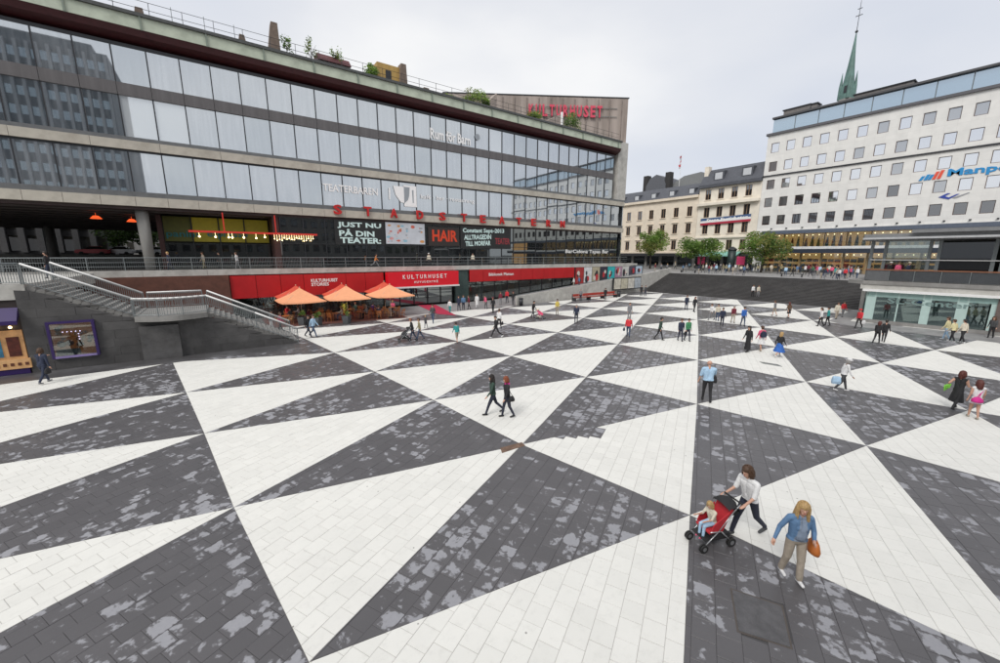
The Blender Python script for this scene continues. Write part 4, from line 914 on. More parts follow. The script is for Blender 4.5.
# church spire
sp_ = thing('church_spire', (180, 50, 3), 'slender green copper church spire behind the white office building', 'church spire')
verd = mat('verdigris_copper', (.10, .185, .165), .6, var=.25, scale=.5)
MB().lathe([(2.3, 0), (2.3, 53.5), (2.1, 55.5)], (180, 50.2, 3), 8).build('tower', concd, sp_)
MB().lathe([(2.05, 55.5), (1.95, 58.5), (1.55, 60.5), (.95, 66), (.45, 71.5), (.18, 75.2), (.1, 75.8)], (180, 50.2, 3), 8).build('spire', verd, sp_)
for k in range(4):
    a = math.pi/2*k+.4; MB().lathe([(.55, 55.5), (.5, 59.5), (.05, 64)], (180+1.9*math.cos(a), 50.2+1.9*math.sin(a), 3), 6).build('pinnacle', verd, sp_)
MB().box(177.9, 178.2, 49.8, 50.6, 60.2, 62.4).build('belfry_opening', darkm, sp_)
f_ = MB(); f_.ball((180, 50.2, 79.0), .42, 10, 6); f_.tube((180, 50.2, 78.7), (180, 50.2, 88.0), .10, .06, 6); f_.box(179.95, 180.05, 49.3, 51.1, 83.6, 83.8); f_.box(179.95, 180.05, 49.6, 50.8, 85.6, 85.8); f_.build('finial', darkm, sp_)
# ---------------------------------------------------------------- left: stone wall, stairs, display window
wallst = mat('dark_wall_stone', (.085, .083, .082), .65, var=.25, scale=1.2, bump=.25, bscale=14, dirt=(.045, .043, .043, .7))
lw = thing('stair_wall', (-5, 31.7, 0), 'dark stone wall under the left stairs with a purple framed display window', 'wall')
wpoly = [np.array(p) for p in ((-8.9, 0), (4.1, .0), (4.1, .05), (-.95, 2.38), (-4.35, 2.45), (-8.5, 4.5), (-8.9, 4.5))]
bk = MB(); bk.vprism([tuple(p) for p in wpoly], 'y', 31.56, 31.9); bk.build('wall_backing', grout, lw)
es = []
for k in range(len(wpoly)):
    a, b = wpoly[k-1], wpoly[k]
rg = random.Random(2); wm = [mat('wall_stone_%d' % k, c, .6, var=.22, scale=1.4, bump=.2, bscale=14) for k, c in enumerate(((.075, .073, .073), (.068, .066, .066), (.082, .08, .08)))]
def topz(u):
    return 4.5 if u < -8.5 else (4.5-(u+8.5)/4.15*2.05 if u < -4.35 else (2.45-(u+4.35)*.02 if u < -.95 else max(.05, 2.38-(u+.95)/5.05*2.33)))
z = 0; r = 0
while z < 4.5:
    u = -8.9+(.6 if r % 2 else 0)-.6
    while u < 4.1:
        L_ = rg.uniform(1.0, 1.5); a, b = max(u+.004, -8.9), min(u+L_-.004, 4.1); z1 = z+.5
        za, zb = min(z1, topz(a)), min(z1, topz(b))
        if b-a > .1 and max(za, zb) > z+.06:
            pz = [(a, z+.004), (b, z+.004)]
            if zb > z+.02: pz.append((b, zb))
            if za < zb and za > z+.02: pz.append((a, za))
            elif za > z+.02: pz.append((a, za))
            if len(pz) >= 3: q = MB(); q.vprism(pz, 'y', 31.5-rg.uniform(0, .012), 31.6); q.build('stone', wm[rg.randrange(3)], lw)
        u += L_
    z += .5; r += 1
q = MB().box(-4.3, -2.45, 31.2, 31.49, 0, 2.1); q.build('facing_slab', mat('worn_slab', (.085, .083, .083), .4, var=.35, scale=1.2, dirt=(.15, .15, .155, .7)), lw)
# deck and landing
tag(MB().box(-60, -8.5, 31.5, 46.28, 4.0, 4.80).build('upper_deck', conc), kind='structure')
ls = thing('left_stairs', (-3, 33, 0), 'grey stairs with a curved landing descending along the dark wall', 'stairs')
for k in range(13):
    u0 = -8.48+k*.32; z1 = 4.8-(k+1)*.157; MB().box(u0, u0+.34, 31.62, 35.8, z1-.25, z1).build('step', concd, ls)
ld = [(-4.4, 36), (-4.4, 31.2)]+[(-4.4+3.5*t, 31.2-.75*math.sin(math.pi*t)) for t in (.12, .25, .4, .5, .6, .75, .88)]+[(-.9, 31.2), (-.9, 36)]
MB().prism(ld, 2.5, 2.72).build('landing', concd, ls)
MB().prism([(p[0], p[1]-.03) for p in ld], 2.42, 2.497).build('landing_edge', concd, ls)
for k in range(17):
    u0 = -.9+k*.3; z1 = 2.72-(k+1)*.151
    if z1 > .02: MB().box(u0, u0+.32, 31.62, 35.5, max(z1-.25, 0), z1).build('step', concd, ls)
rl = thing('stair_railing', (-3, 31.6, .5), 'pale handrail on grey balusters along the left stairs and landing', 'railing')
arc = [(-4.4+3.5*t, 31.25-.75*math.sin(math.pi*t)) for t in [k/12 for k in range(13)]]
def railrun(pts, step=.1, h=1.08, r=.035, white=True, par=rl):
    # pts: (x, y, floor z)
    bl = MB(); acc = 0
    for a, b in zip(pts[:-1], pts[1:]):
        a, b = np.array(a), np.array(b); n_ = max(1, int(np.linalg.norm((b-a)[:2])/step))
        for k in range(n_): p = a+(b-a)*k/n_; bl.box(p[0]-.012, p[0]+.012, p[1]-.012, p[1]+.012, p[2]+.1, p[2]+h-.08)
    o_ = bl.build('balusters', greym, par); o_['kind'] = 'stuff'
    MB().path([(p[0], p[1], p[2]+h) for p in pts], r*1.5, 8).build('handrail', whitem if white else greym, par, True)
    for dz in (.1, h-.1): MB().path([(p[0], p[1], p[2]+dz) for p in pts], .022, 6).build('rail', greym, par)
    for p in (pts if len(pts) < 4 else pts[::4]): MB().box(p[0]-.03, p[0]+.03, p[1]-.03, p[1]+.03, p[2], p[2]+h).build('railing_post', greym, par)
railrun([(-8.5, 31.55, 4.8), (-4.4, 31.55, 2.72)]); railrun([(x, y, 2.72) for x, y in arc]); railrun([(-.9, 31.5, 2.72), (1.7, 31.5, 1.37), (4.2, 31.5, .02)])
rl2 = thing('far_stair_railing', (-3, 35.7, .5), 'white handrail on the far side of the left stairs', 'railing')
railrun([(-8.4, 35.75, 4.8), (-4.4, 35.75, 2.72)], par=rl2); railrun([(-4.2, 35.8, 2.72), (-1.2, 35.8, 2.72)], par=rl2); railrun([(-.9, 35.45, 2.72), (4.2, 35.45, .02)], par=rl2)
rl3 = thing('deck_railing', (-11, 31.7, 4.8), 'grey deck railing at the head of the left stairs', 'railing')
railrun([(-14, 31.6, 4.8), (-8.6, 31.6, 4.8)], par=rl3, white=False)
# purple display window
pw_ = thing('display_window', (-7.1, 31.4, .7), 'purple framed display window glowing amber in the dark wall', 'shop window')
pur = mat('purple_frame', (.032, .015, .10), .4, var=.1)
MB().box(-8.02, -7.9, 31.3, 31.49, .66, 2.72).build('frame_side', pur, pw_); MB().box(-6.26, -6.14, 31.3, 31.49, .66, 2.72).build('frame_side', pur, pw_); MB().box(-7.9, -6.26, 31.3, 31.49, 2.6, 2.72).build('frame_top', pur, pw_); MB().box(-7.9, -6.26, 31.3, 31.49, .66, .78).build('frame_sill', mat('lilac_sill', (.25, .2, .42), .4), pw_)
MB().box(-7.9, -6.26, 31.44, 31.488, .78, 2.6).build('display_back', mat('amber_display', (.16, .05, .015), .6, var=.9, scale=3.5, emit=(.9, .28, .05, .14)), pw_)
MB().box(-7.85, -6.9, 31.40, 31.435, .8, 1.15).build('display_card', mat('grey_card', (.35, .36, .42), .5), pw_)
d_ = MB(); rg = random.Random(14)
for k in range(16): d_.ball((rg.uniform(-7.75, -6.4), 31.42, rg.uniform(1.15, 2.45)), rg.uniform(.06, .2), 8, 5, k % 3, (1, .1, 1))
d_.build('display_goods', [mat('goods_amber', (.5, .2, .05), .5), mat('goods_brown', (.10, .04, .02), .5), mat('goods_maroon', (.25, .05, .03), .5)], pw_)
d_ = MB()
for k in range(5): d_.ball((-7.45+k*.17, 31.39, 2.12), .03, 6, 4)
for k in range(3): d_.ball((-6.85, 31.39, 1.97-k*.15), .03, 6, 4)
d_.build('display_lights', mat('violet_light', (.8, .7, 1), .4, var=0, emit=(.8, .65, 1, 3)), pw_)
MB().box(-7.9, -6.26, 31.33, 31.345, .78, 2.6).build('display_glass', gl_clear, pw_)
# corner shop under the deck
cs = thing('corner_kiosk', (-11, 31.4, 0), 'warmly lit corner kiosk with a purple awning under the deck', 'kiosk')
MB().box(-16, -8.92, 31.6, 33.5, 0, 3.98).build('kiosk_back', mat('kiosk_dark', (.04, .03, .03), .7), cs)
MB().box(-16, -8.95, 31.45, 31.59, .02, .32).build('kiosk_plinth', pur, cs)
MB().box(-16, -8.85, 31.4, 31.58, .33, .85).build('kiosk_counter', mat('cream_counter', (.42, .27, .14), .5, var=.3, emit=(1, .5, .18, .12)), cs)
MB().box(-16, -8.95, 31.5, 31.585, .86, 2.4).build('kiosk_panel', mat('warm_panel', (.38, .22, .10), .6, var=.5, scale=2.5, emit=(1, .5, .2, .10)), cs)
for a, b, c in ((-9.55, -9.1, (.10, .02, .012)), (-10.2, -9.75, (.04, .18, .3)), (-11.2, -10.5, (.3, .1, .04))): MB().box(a, b, 31.46, 31.495, 1.0, 2.05).build('kiosk_poster', mat('kp_%.1f' % a, c, .5, var=.5, scale=4), cs)
for k in range(5): MB().box(-9.05-k*.26, -8.92-k*.26, 31.37, 31.395, .5, .66).build('kiosk_label', mat('kiosk_brown', (.12, .04, .02), .5), cs)
aw = MB(); aw.vprism([(31.0, 2.75), (31.5, 3.25), (31.5, 3.6), (31.0, 2.95)], 'x', -16, -8.9); aw.build('awning', pur, cs)
d_ = MB()
for k in range(6): d_.ball((-9.3-k*.5, 31.45, 2.58), .07, 6, 4)
d_.build('kiosk_lights', bulb, cs)

# ---------------------------------------------------------------- right: pavilion
pv = thing('glass_pavilion', (54, 2, 0), 'glass ticket pavilion with a terrace and dark upper storey beside the broad steps', 'pavilion')
aquaf = mat('aqua_glass_frame', (.42, .55, .52), .4, var=.05); aquag = glass('aqua_glass', .16, (.75, .9, .88), (.04, .06, .06), transp=.55)
vs_ = [10.2, 9.55, 7.95, 6.35, 5.9, 4.3, 3.75, 2.55]
MB().box(51.25, 60, -6, 10.4, 0, .33).build('plinth', concd, pv)
for a, b in zip(vs_[:-1], vs_[1:]):
    MB().box(51.34, 51.38, b+.05, a-.05, .34, 3.0).build('pane', aquag, pv); MB().box(51.3, 51.42, a-.05, a+.05, .34, 3.02).build('pane_frame', aquaf, pv)
for a, b in ((10.15, 9.6), (6.3, 5.95), (4.25, 3.8), (2.5, 2.2)): MB().box(51.312, 51.335, b, a, .34, 2.54).build('etched_panel', aquaf, pv)
MB().box(51.312, 51.337, 2.2, 10.1, 2.55, 3.0).build('etched_header', mat('aqua_header', (.30, .45, .42), .4, var=.1), pv)
MB().box(51.3, 59, 10.2, 10.3, .34, 3.02).build('side_glass', aquag, pv)
MB().box(55, 55.2, -6, 10.1, .34, 3.02).build('rear_wall', mat('pavilion_inner', (.045, .05, .05), .7, var=.6, scale=.8), pv)
for k in range(5): MB().box(53.4, 54.4, 9.3-k*1.55, 8.5-k*1.55, .34, 1.3+.25*(k % 2)).build('counter', mat('counter_grey', (.20, .22, .22), .5), pv)
MB().box(53, 53.3, 2.6, 9.8, 2.9, 2.98).build('ceiling_light', mat('cool_light', (.9, 1, 1), .4, var=0, emit=(.85, 1, .97, 1.2)), pv)
MB().box(51.22, 59, -6, 2.2, .335, 3.03).build('brick_end', mat('brown_brick_end', (.13, .10, .09), .7, var=.2), pv)
letters('letters', 'SL-Center', mat('pale_aqua_film', (.17, .25, .24), .5, var=0), pv, 8.7, 3.5, 2.0, 2.52, 51.3, 'u', ext=.008, bold=.02)
MB().box(50.95, 60, -6, 10.5, 3.04, 3.26).build('fascia', whitem, pv); MB().box(51.1, 60, -6, 10.75, 3.263, 3.72).build('slab', conc, pv)
tq = MB(); tq.prism([(51.0, -6), (60.5, -6), (60.5, 12.0), (52.2, 12.0), (51.0, 10.6)][::-1], 3.723, 4.06); tq.build('terrace_slab', concd, pv)
for k in range(10):
    v = 10.5-k*1.65; MB().box(51.15, 51.2, v-1.58, v, 4.12, 5.05).build('balustrade_panel', mat('dark_balustrade_glass', (.05, .055, .06), .2) if k != 0 else mat('balustrade_slate', (.10, .105, .11), .5), pv); MB().box(51.1, 51.25, v-1.63, v-1.59, 4.065, 5.06).build('balustrade_post', greym, pv)
MB().box(51.1, 51.27, -6, 10.6, 5.065, 5.17).build('handrail', mat('brown_wood_rail', (.22, .09, .045), .45), pv)
MB().box(51.2, 58, 10.52, 10.6, 4.065, 5.06).build('balustrade_side', mat('balustrade_slate', 0), pv)
# upper storey
MB().box(52.0, 60, -6, 11.3, 7.85, 8.45).build('roof_canopy', mat('grey_canopy', (.20, .205, .21), .5, .2, var=.1), pv)
MB().box(51.6, 52.0, -6, 11.3, 7.95, 8.12).build('canopy_lip', mat('pale_canopy_lip', (.42, .43, .44), .5), pv)
MB().box(51.55, 52.8, 1.2, 8.0, 8.453, 8.75).build('canopy_cap', mat('grey_canopy', 0), pv)
for v in (10.9, 9.9, 6.9, 6.3, 3.1, 2.6, .6): MB().box(53.6, 53.8, v-.12, v+.12, 4.07, 7.84).build('post', greym, pv)
dgl = glass('dark_pavilion_glass', .05, (.8, .85, .9), (.012, .012, .013))
MB().box(53.7, 53.74, 3.2, 6.2, 4.3, 7.6).build('upper_glass', dgl, pv); MB().box(53.7, 53.74, -6, 2.5, 4.3, 7.6).build('upper_glass', mat('grey_wall_panel', (.16, .17, .17), .4), pv)
MB().box(53.7, 53.74, 7.0, 9.8, 4.07, 7.84).build('upper_glass', glass('clear_pavilion_glass', .10, (.85, .9, .9), (.02, .02, .02), transp=.85), pv)
MB().box(53.5, 53.85, -6, 10.9, 5.98, 6.06).build('transom', whitem, pv)
MB().box(58.2, 58.4, -6, 6.9, 4.07, 7.84).build('upper_rear', mat('pavilion_inner', 0), pv)
rbn = MB().box(55.0, 55.1, 8.6, 10.1, 4.7, 5.6); o = rbn.build('red_stall_banner', mat('stall_red', (.45, .02, .07), .5)); tag(o, 'small crimson stall banner behind the pavilion terrace posts', 'banner')
# cheek wall and piers between pavilion and steps
cw = thing('cheek_wall', (62, 12, 0), 'pale concrete cheek wall between the steps and the pavilion', 'wall')
MB().box(60.6, 72, 11.6, 12.55, -.02, 3.35).build('wall_block', conc, cw); MB().box(59.6, 60.55, 11.0, 12.3, -.02, 4.3).build('pier', conc, cw); MB().box(56.5, 59.5, 10.8, 11.4, -.02, 3.7).build('pier', concd, cw)

# ---------------------------------------------------------------- trees and plants
def leafmat(name, c): 
    m = mat(name, c, .6, var=.3, scale=1.5); t = m.node_tree; b = t.nodes['Principled BSDF']; o_ = t.nodes['Material Output']
    tl_ = nd(t, 'ShaderNodeBsdfTranslucent', ins={'Color': (min(1, c[0]*1.6), min(1, c[1]*1.7), c[2]*1.2, 1)}); mx_ = nd(t, 'ShaderNodeMixShader', ins={0: .4})
    t.links.new(b.outputs[0], mx_.inputs[1]); t.links.new(tl_.outputs[0], mx_.inputs[2]); t.links.new(mx_.outputs[0], o_.inputs[0]); return m
lf1, lf2, lf3 = leafmat('leaf_green', (.15, .25, .055)), leafmat('leaf_light', (.23, .31, .09)), leafmat('leaf_dark', (.075, .13, .03)); lfy = leafmat('leaf_olive', (.20, .20, .06))
lfd = leafmat('leaf_deep', (.035, .065, .018)); bark = mat('bark', (.06, .048, .038), .9, var=.3, scale=6)
def leaves(c, rx, ry, rz, n, size, rg, clumps=14, fill=.55, mats=3):
    mb = MB(); cl = []
    for k in range(clumps):
        while True:
            p = np.array([rg.uniform(-1, 1), rg.uniform(-1, 1), rg.uniform(-1, 1)])
            if p@p < 1: break
        cl.append((p*np.array([rx, ry, rz])*.78, rg.uniform(.28, .5), rg.randrange(mats)))
    for k in range(n):
        q, s_, mi = cl[rg.randrange(clumps)]
        d = np.array([rg.gauss(0, 1), rg.gauss(0, 1), rg.gauss(0, 1)]); d *= rg.random()**.4/np.linalg.norm(d)
        p = np.array(c)+q+d*np.array([rx, ry, rz])*s_
        a = np.array([rg.gauss(0, 1), rg.gauss(0, 1), rg.gauss(0, .5)]); a /= np.linalg.norm(a); b = np.cross(a, [rg.gauss(0, 1), rg.gauss(0, 1), rg.gauss(0, 1)]); b /= np.linalg.norm(b)
        s2 = size*rg.uniform(.6, 1.3); mb.quad(p-a*s2*.5, p+b*s2*.28, p+a*s2*.5, p-b*s2*.28, mi if rg.random() < .7 else rg.randrange(mats))
    return mb
def tree(name, label, base, h, cz, rx, rz, n, size, seed, mats=(lf1, lf2, lf3), group=None, clumps=16):
    rg = random.Random(seed); t_ = thing(name, base, label, 'tree', group); b = np.array(base)
    tk = MB(); top = b+np.array([rg.uniform(-.2, .2), rg.uniform(-.2, .2), cz]); tk.tube(b-np.array([0, 0, .05]), b+(top-b)*.5, h*.022, h*.016, 8); tk.tube(b+(top-b)*.5, top, h*.016, h*.008, 8)
    for k in range(9):
        s_ = b+(top-b)*rg.uniform(.42, .95); a = rg.uniform(0, 6.28); tk.tube(s_, s_+np.array([math.cos(a)*rx*.7, math.sin(a)*rx*.7, rz*rg.uniform(.2, .8)]), h*.008, h*.003, 5)
    tk.build('trunk', bark, t_, True); leaves((b[0], b[1], b[2]+cz), rx, rx, rz, n, size, rg, clumps).build('crown', list(mats), t_); return t_
def atU(x, y, U): r_ = ray(x, y); return r_*(U/r_[0])+np.array([0, 0, CAM_H])
for k, (x, yc, rx, rz, lb, mm) in enumerate(((652, 241, 4.2, 3.6, 'yellow green street tree before the cream house shop awnings', (lf2, lfy, lf1)), (702, 248, 4.9, 3.5, 'broad mid green street tree before the pale cream house', (lf1, lf2, lf3)), (764, 246, 4.6, 4.2, 'olive green street tree at the corner of the white office building', (lf1, lfy, lf3)))):
    c = atU(x, yc, 90.0); tree('street_tree', lb, (90.0, c[1], 3.0), 10, c[2]-3.0, rx, rz, 5200, .42, 40+k, mm)
for k, (u, v, cz, rx) in enumerate(((-14.6, 101.5, 5.0, 3.3), (-10.2, 103, 4.8, 3.4), (-15.5, 111, 6, 4.0), (-6.4, 104, 5, 3.4), (-11, 116, 6.5, 5))):
    tree('shaded_tree', ('dark tree above the silver white car beyond the undercroft', 'dark tree above the pale grey car beyond the undercroft', 'dark tree against the end of the dark stone building', 'dark tree beyond the round column of the undercroft', 'tall dark tree behind the others beyond the parked cars')[k], (u, v, 6.15), 9, cz-.4, rx, 3.0, 2600, .45, 60+k, (lf3, lfd, lf3), 'trees beyond the undercroft')
for k, (x, yb, yt) in enumerate(((288, 55, 34), (312, 60, 37), (338, 66, 43))):
    p = kz(x, yb, KV+1.5); tp = kz(x, yt, KV+1.5); hh = tp[2]-26.73
    tree('roof_sapling', 'thin young tree on the roof terrace right of the tall brown pylon', (p[0], KV+1.5, 26.73), hh, hh*.6, .75, hh*.42, 260, .2, 80+k, (lf1, lfy, lf3), 'saplings on the roof', 8)
def bush(name, label, base, rx, rz, n, size, seed, mats, group=None):
    rg = random.Random(seed); t_ = thing(name, base, label, 'shrub', group); st_ = MB()
    for k in range(5): a = rg.uniform(0, 6.28); st_.tube(base, (base[0]+math.cos(a)*rx*.5, base[1]+math.sin(a)*rx*.5, base[2]+rz*1.2), .03, .012, 5)
    st_.build('stems', bark, t_); leaves((base[0], base[1], base[2]+rz), rx, rx*.8, rz, n, size, rg, 9).build('foliage', list(mats), t_)
for k, (x, y, rx, rz, lb) in enumerate(((474, 104, 2.6, 1.2, 'low yellow green shrub on the roof before the start of the concrete wall'), (484, 106, 1.2, 1.0, 'darker rounded shrub on the roof by the sloping end block'), (536, 124, 1.7, 1.0, 'yellowish shrub on the roof below the first neon letters'), (572, 131, 1.9, 1.7, 'bright green bushy shrub on the roof beside the white vent pipe'), (370, 76, 1.3, 1.1, 'wispy shrub on the roof left of the ochre timber box'), (449, 97, 1.5, .5, 'flat green planting on the roof edge near the small post stub'))):
    p = kz(x, y, KV+1.3); bush('roof_shrub', lb, (p[0], KV+1.3, 26.73), rx, rz, 900, .26, 90+k, ((lf2, lfy, lf1) if k in (0, 2, 5) else (lf1, lf2, lf3)))

# ---------------------------------------------------------------- parked cars beyond the undercroft
def car(name, label, loc, rz, body):
    t_ = thing(name, (0, 0, 0), label, 'car'); c = mat('paint_'+body[0], body[1], .25, .2, var=.03)
    b = MB(); b.vprism([(-2.1, .35), (2.1, .35), (2.15, .75), (1.9, .95), (1.0, 1.02), (-1.6, 1.05), (-2.1, .9)], 'y', -.85, .85); b.build('body', c, t_)
    b = MB(); b.add([(-1.55, -.8, 1.04), (1.0, -.8, 1.01), (1.0, .8, 1.01), (-1.55, .8, 1.04), (-1.15, -.65, 1.5), (.25, -.65, 1.5), (.25, .65, 1.5), (-1.15, .65, 1.5)], [(4, 5, 6, 7), (0, 1, 5, 4), (1, 2, 6, 5), (2, 3, 7, 6), (3, 0, 4, 7)]); b.build('windows', glass('car_glass', .3, (.9, .9, .9), (.02, .02, .02)) if 'car_glass' not in MATS else MATS['car_glass'], t_)
    MB().box(-1.12, .22, -.62, .62, 1.502, 1.54).build('roof', c, t_)
    for x in (-1.3, 1.3):
        for y in (-.8, .8): w_ = MB(); w_.tube((x, y-.1, .32), (x, y+.1, .32), .32, .32, 14); w_.build('wheel', mat('tyre', (.02, .02, .02), .8), t_)
    for y in (-.6, .6): MB().box(2.13, 2.17, y-.15, y+.15, .62, .75).build('headlight', whitem, t_)
    t_.location = loc; t_.rotation_euler = (0, 0, rz); return t_
car('parked_car', 'red car parked in shade beyond the undercroft', (-17.4, 97.5, 6.15), R_(170), ('red', (.30, .02, .03)))
car('parked_car', 'silver white car parked in shade beyond the undercroft', (-14.2, 98.2, 6.15), R_(165), ('silver', (.6, .61, .63)))
car('parked_car', 'pale grey car parked beside the round undercroft column', (-9.9, 98.5, 6.15), R_(160), ('grey', (.42, .44, .47)))

# ---------------------------------------------------------------- pavement cafe
peach = mat('peach_canvas', (.80, .36, .19), .8, var=.06); coral = mat('coral_canvas', (.62, .085, .045), .8, var=.06); woodl = mat('umbrella_pole', (.62, .50, .38), .5)
def umbrella(u, v, top, eave, half, m, label, rot=0):
    t_ = thing('cafe_umbrella', (0, 0, 0), label, 'umbrella')
    MB().tube((0, 0, .05), (0, 0, top-.05), .035, .03, 8).build('pole', woodl, t_); MB().lathe([(.3, 0), (.3, .06), (.1, .12)], (0, 0, .012), 12).build('base', darkm, t_)
    N = 6
    for s in range(4):
        a = s*math.pi/2; cp_ = MB(); ca, sa = math.cos(a), math.sin(a); vs, fs = [], []
        for i in range(N+1):
            t1 = i/N
            for j in range(N+1):
                w_ = (j/N*2-1)*half*t1; x, y = half*t1, w_; zz = top+(eave-top)*(t1+.10*math.sin(math.pi*t1))-.06*math.sin(math.pi*j/N)*t1
                vs.append((x*ca-y*sa, x*sa+y*ca, zz))
        for i in range(N):
            for j in range(N): p = i*(N+1)+j; fs.append((p, p+N+1, p+N+2, p+1))
        # short valance
        n0 = len(vs)
        for j in range(N+1): x, y, zz = vs[N*(N+1)+j]; vs.append((x, y, zz-.09))
        for j in range(N): p = N*(N+1)+j; fs.append((p, n0+j, n0+j+1, p+1))
        cp_.add(vs, fs); cp_.build('canopy_panel', m, t_, True)
        MB().tube((0, 0, top-.15), (half*.97*(ca-sa), half*.97*(sa+ca), eave-.04), .014, seg=5).build('rib', woodl, t_)
    MB().ball((0, 0, top+.04), .06, 8, 5).build('finial', woodl, t_)
    t_.location = (u, v, 0); t_.rotation_euler = (0, 0, rot)
umbrella(6.0, 41.0, 3.30, 2.12, 1.85, peach, 'peach orange umbrella nearest the stairs over the cafe tables', R_(4)); umbrella(9.9, 39.7, 3.42, 2.28, 1.85, peach, 'middle peach orange umbrella of the front cafe row', R_(-3)); umbrella(13.95, 38.9, 3.42, 2.38, 1.85, peach, 'peach orange umbrella at the entrance end of the cafe', R_(2))
umbrella(6.2, 44.6, 3.28, 2.15, 1.7, coral, 'coral red umbrella behind the one nearest the stairs', R_(4)); umbrella(10.6, 44.3, 3.30, 2.15, 1.7, coral, 'coral red umbrella behind the middle of the cafe', R_(0)); umbrella(15.0, 43.6, 3.40, 2.3, 1.7, coral, 'coral red umbrella behind the entrance end of the cafe', R_(2))
chw = [mat('chair_orange', (.50, .17, .045), .5), mat('chair_tan', (.52, .30, .14), .5), mat('chair_rust', (.36, .07, .03), .5)]
def chair_proto(m):
    t_ = thing('cafe_chair', (0, 0, 0), 'cafe chair', 'chair', 'cafe chairs')
    MB().cbox(-.21, .21, -.21, .21, .43, .46, .01).build('seat', m, t_)
    for x in (-.18, .18):
        for y in (-.18, .18): MB().tube((x, y, .0), (x*.95, y*.95, .435), .018, seg=6).build('leg', m, t_)
    for y in (-.19, .19): MB().tube((-.19, y, .46), (-.26, y, .88), .018, seg=6).build('back_post', m, t_)
    for z in (.62, .74, .85): MB().box(-.26-.05*(z-.7), -.235-.05*(z-.7), -.19, .19, z-.03, z+.03).build('back_slat', m, t_)
    for y in (-.22, .22): MB().path([(.16, y, .44), (.16, y, .65), (-.22, y, .66)], .016, 6).build('armrest', m, t_)
    return t_
cps = [chair_proto(m) for m in chw]; used = [False]*3
def place_chair(k, u, v, a, label):
    if not used[k]: o = cps[k]; used[k] = True
    else: o = copy_tree(cps[k])
    o.location = (u, v, .012); o.rotation_euler = (0, 0, a); o['label'] = label; o['group'] = 'cafe chairs: '+label
tbl = thing('cafe_table', (0, 0, 0), 'round orange cafe table', 'table'); MB().lathe([(.38, .70), (.38, .735)], (0, 0, 0), 18).build('table_top', chw[0], tbl); MB().tube((0, 0, .02), (0, 0, .71), .03, seg=8).build('leg', darkm, tbl); MB().lathe([(.24, 0), (.22, .03)], (0, 0, 0), 12).build('base', darkm, tbl)
rg = random.Random(77); tabs = [(4.7, 41.2), (7.1, 40.6), (8.8, 40.4), (11.2, 40.0), (12.9, 39.5), (14.7, 39.3), (5.4, 43.2), (8.0, 43.0), (10.9, 42.4), (13.4, 41.7), (15.0, 41.4), (12.2, 44.2)]
where = ['under the umbrella nearest the stairs']*2+['under the middle front umbrella']*2+['at the entrance end of the front row']*2+['behind the umbrella nearest the stairs']+['behind the middle umbrella']*2+['behind the umbrella at the entrance end']*2+['against the shopfront in the deepest row']
cw_ = ['orange', 'tan', 'rust']
seats = []
for k, (u, v) in enumerate(tabs):
    o = tbl if k == 0 else copy_tree(tbl); o.location = (u, v, .012); lb = 'round orange cafe table '+where[k]; o['label'] = lb; o['group'] = 'cafe tables: '+lb
    a0 = rg.uniform(0, 6.28)
    for q in range(3):
        a = a0+q*2.1; kk = rg.choice((0, 0, 1, 1, 2)); p = (u+math.cos(a)*.68, v+math.sin(a)*.68); place_chair(kk, p[0], p[1], a+math.pi, '%s cafe chair with arms %s' % (cw_[kk], where[k])); seats.append((p[0], p[1], a+math.pi))
plm = mat('planter_grey', (.075, .08, .085), .6, var=.2)
for k, (x, y) in enumerate(((303, 325), (318, 325.5), (347, 323.5))):
    p = gp(x, y); t_ = thing('planter', (p[0], p[1], 0.012), ('square slate planter under the umbrella nearest the stairs', 'square slate planter between the two left umbrellas', 'slate planter with tall yellow flowers under the middle umbrella')[k], 'planter')
    q = MB(); q.lathe([(.36, 0), (.45, .75), (.40, .75), (.38, .66)], (p[0], p[1], .012), 4); q.build('planter_box', plm, t_)
    leaves((p[0], p[1], 1.0 if k < 2 else 1.3), .42, .42, .35 if k < 2 else .75, 260, .13, random.Random(50+k), 7).build('plant', [lf1, lf3, lf2] if k < 2 else [mat('yellow_flower', (.55, .42, .05), .6), lf1, lf2], t_)
# ---------------------------------------------------------------- people
PAL = {'black': (.018, .018, .02), 'navy': (.022, .03, .06), 'jeans': (.05, .075, .13), 'darkjeans': (.022, .026, .045), 'white': (.70, .70, .70), 'lightblue': (.38, .55, .72), 'denim': (.10, .19, .33), 'beige': (.36, .31, .25), 'grey': (.20, .20, .21), 'darkgrey': (.06, .062, .066), 'red': (.55, .03, .04), 'pink': (.65, .10, .20), 'magenta': (.60, .03, .25), 'green': (.05, .22, .10), 'darkgreen': (.03, .06, .045), 'teal': (.03, .28, .27), 'yellow': (.62, .48, .10), 'paleyellow': (.62, .56, .33), 'orange': (.60, .20, .05), 'brown': (.12, .07, .04), 'khaki': (.25, .22, .13), 'maroon': (.16, .02, .035), 'purple': (.09, .03, .14), 'cream': (.58, .53, .43), 'blue': (.03, .12, .42), 'lime': (.20, .55, .06), 'grey2': (.20, .25, .33)}
HAIR = {'brown': (.07, .035, .018), 'dark': (.018, .013, .011), 'blond': (.40, .26, .11), 'red': (.22, .06, .025), 'grey': (.28, .27, .26), 'auburn': (.10, .025, .018)}
def cloth(k): return mat('cloth_'+k, PAL[k], .8, var=.16, scale=7, bump=.35, bscale=14)
def hairm(k): return mat('hair_'+k, HAIR[k], .55, var=.3, scale=40, bump=.4, bscale=60)
skinm = mat('skin', (.52, .30, .215), .5, var=.08, scale=8); skin2 = mat('skin_tan', (.36, .20, .13), .5, var=.08, scale=8)
JOBS = []
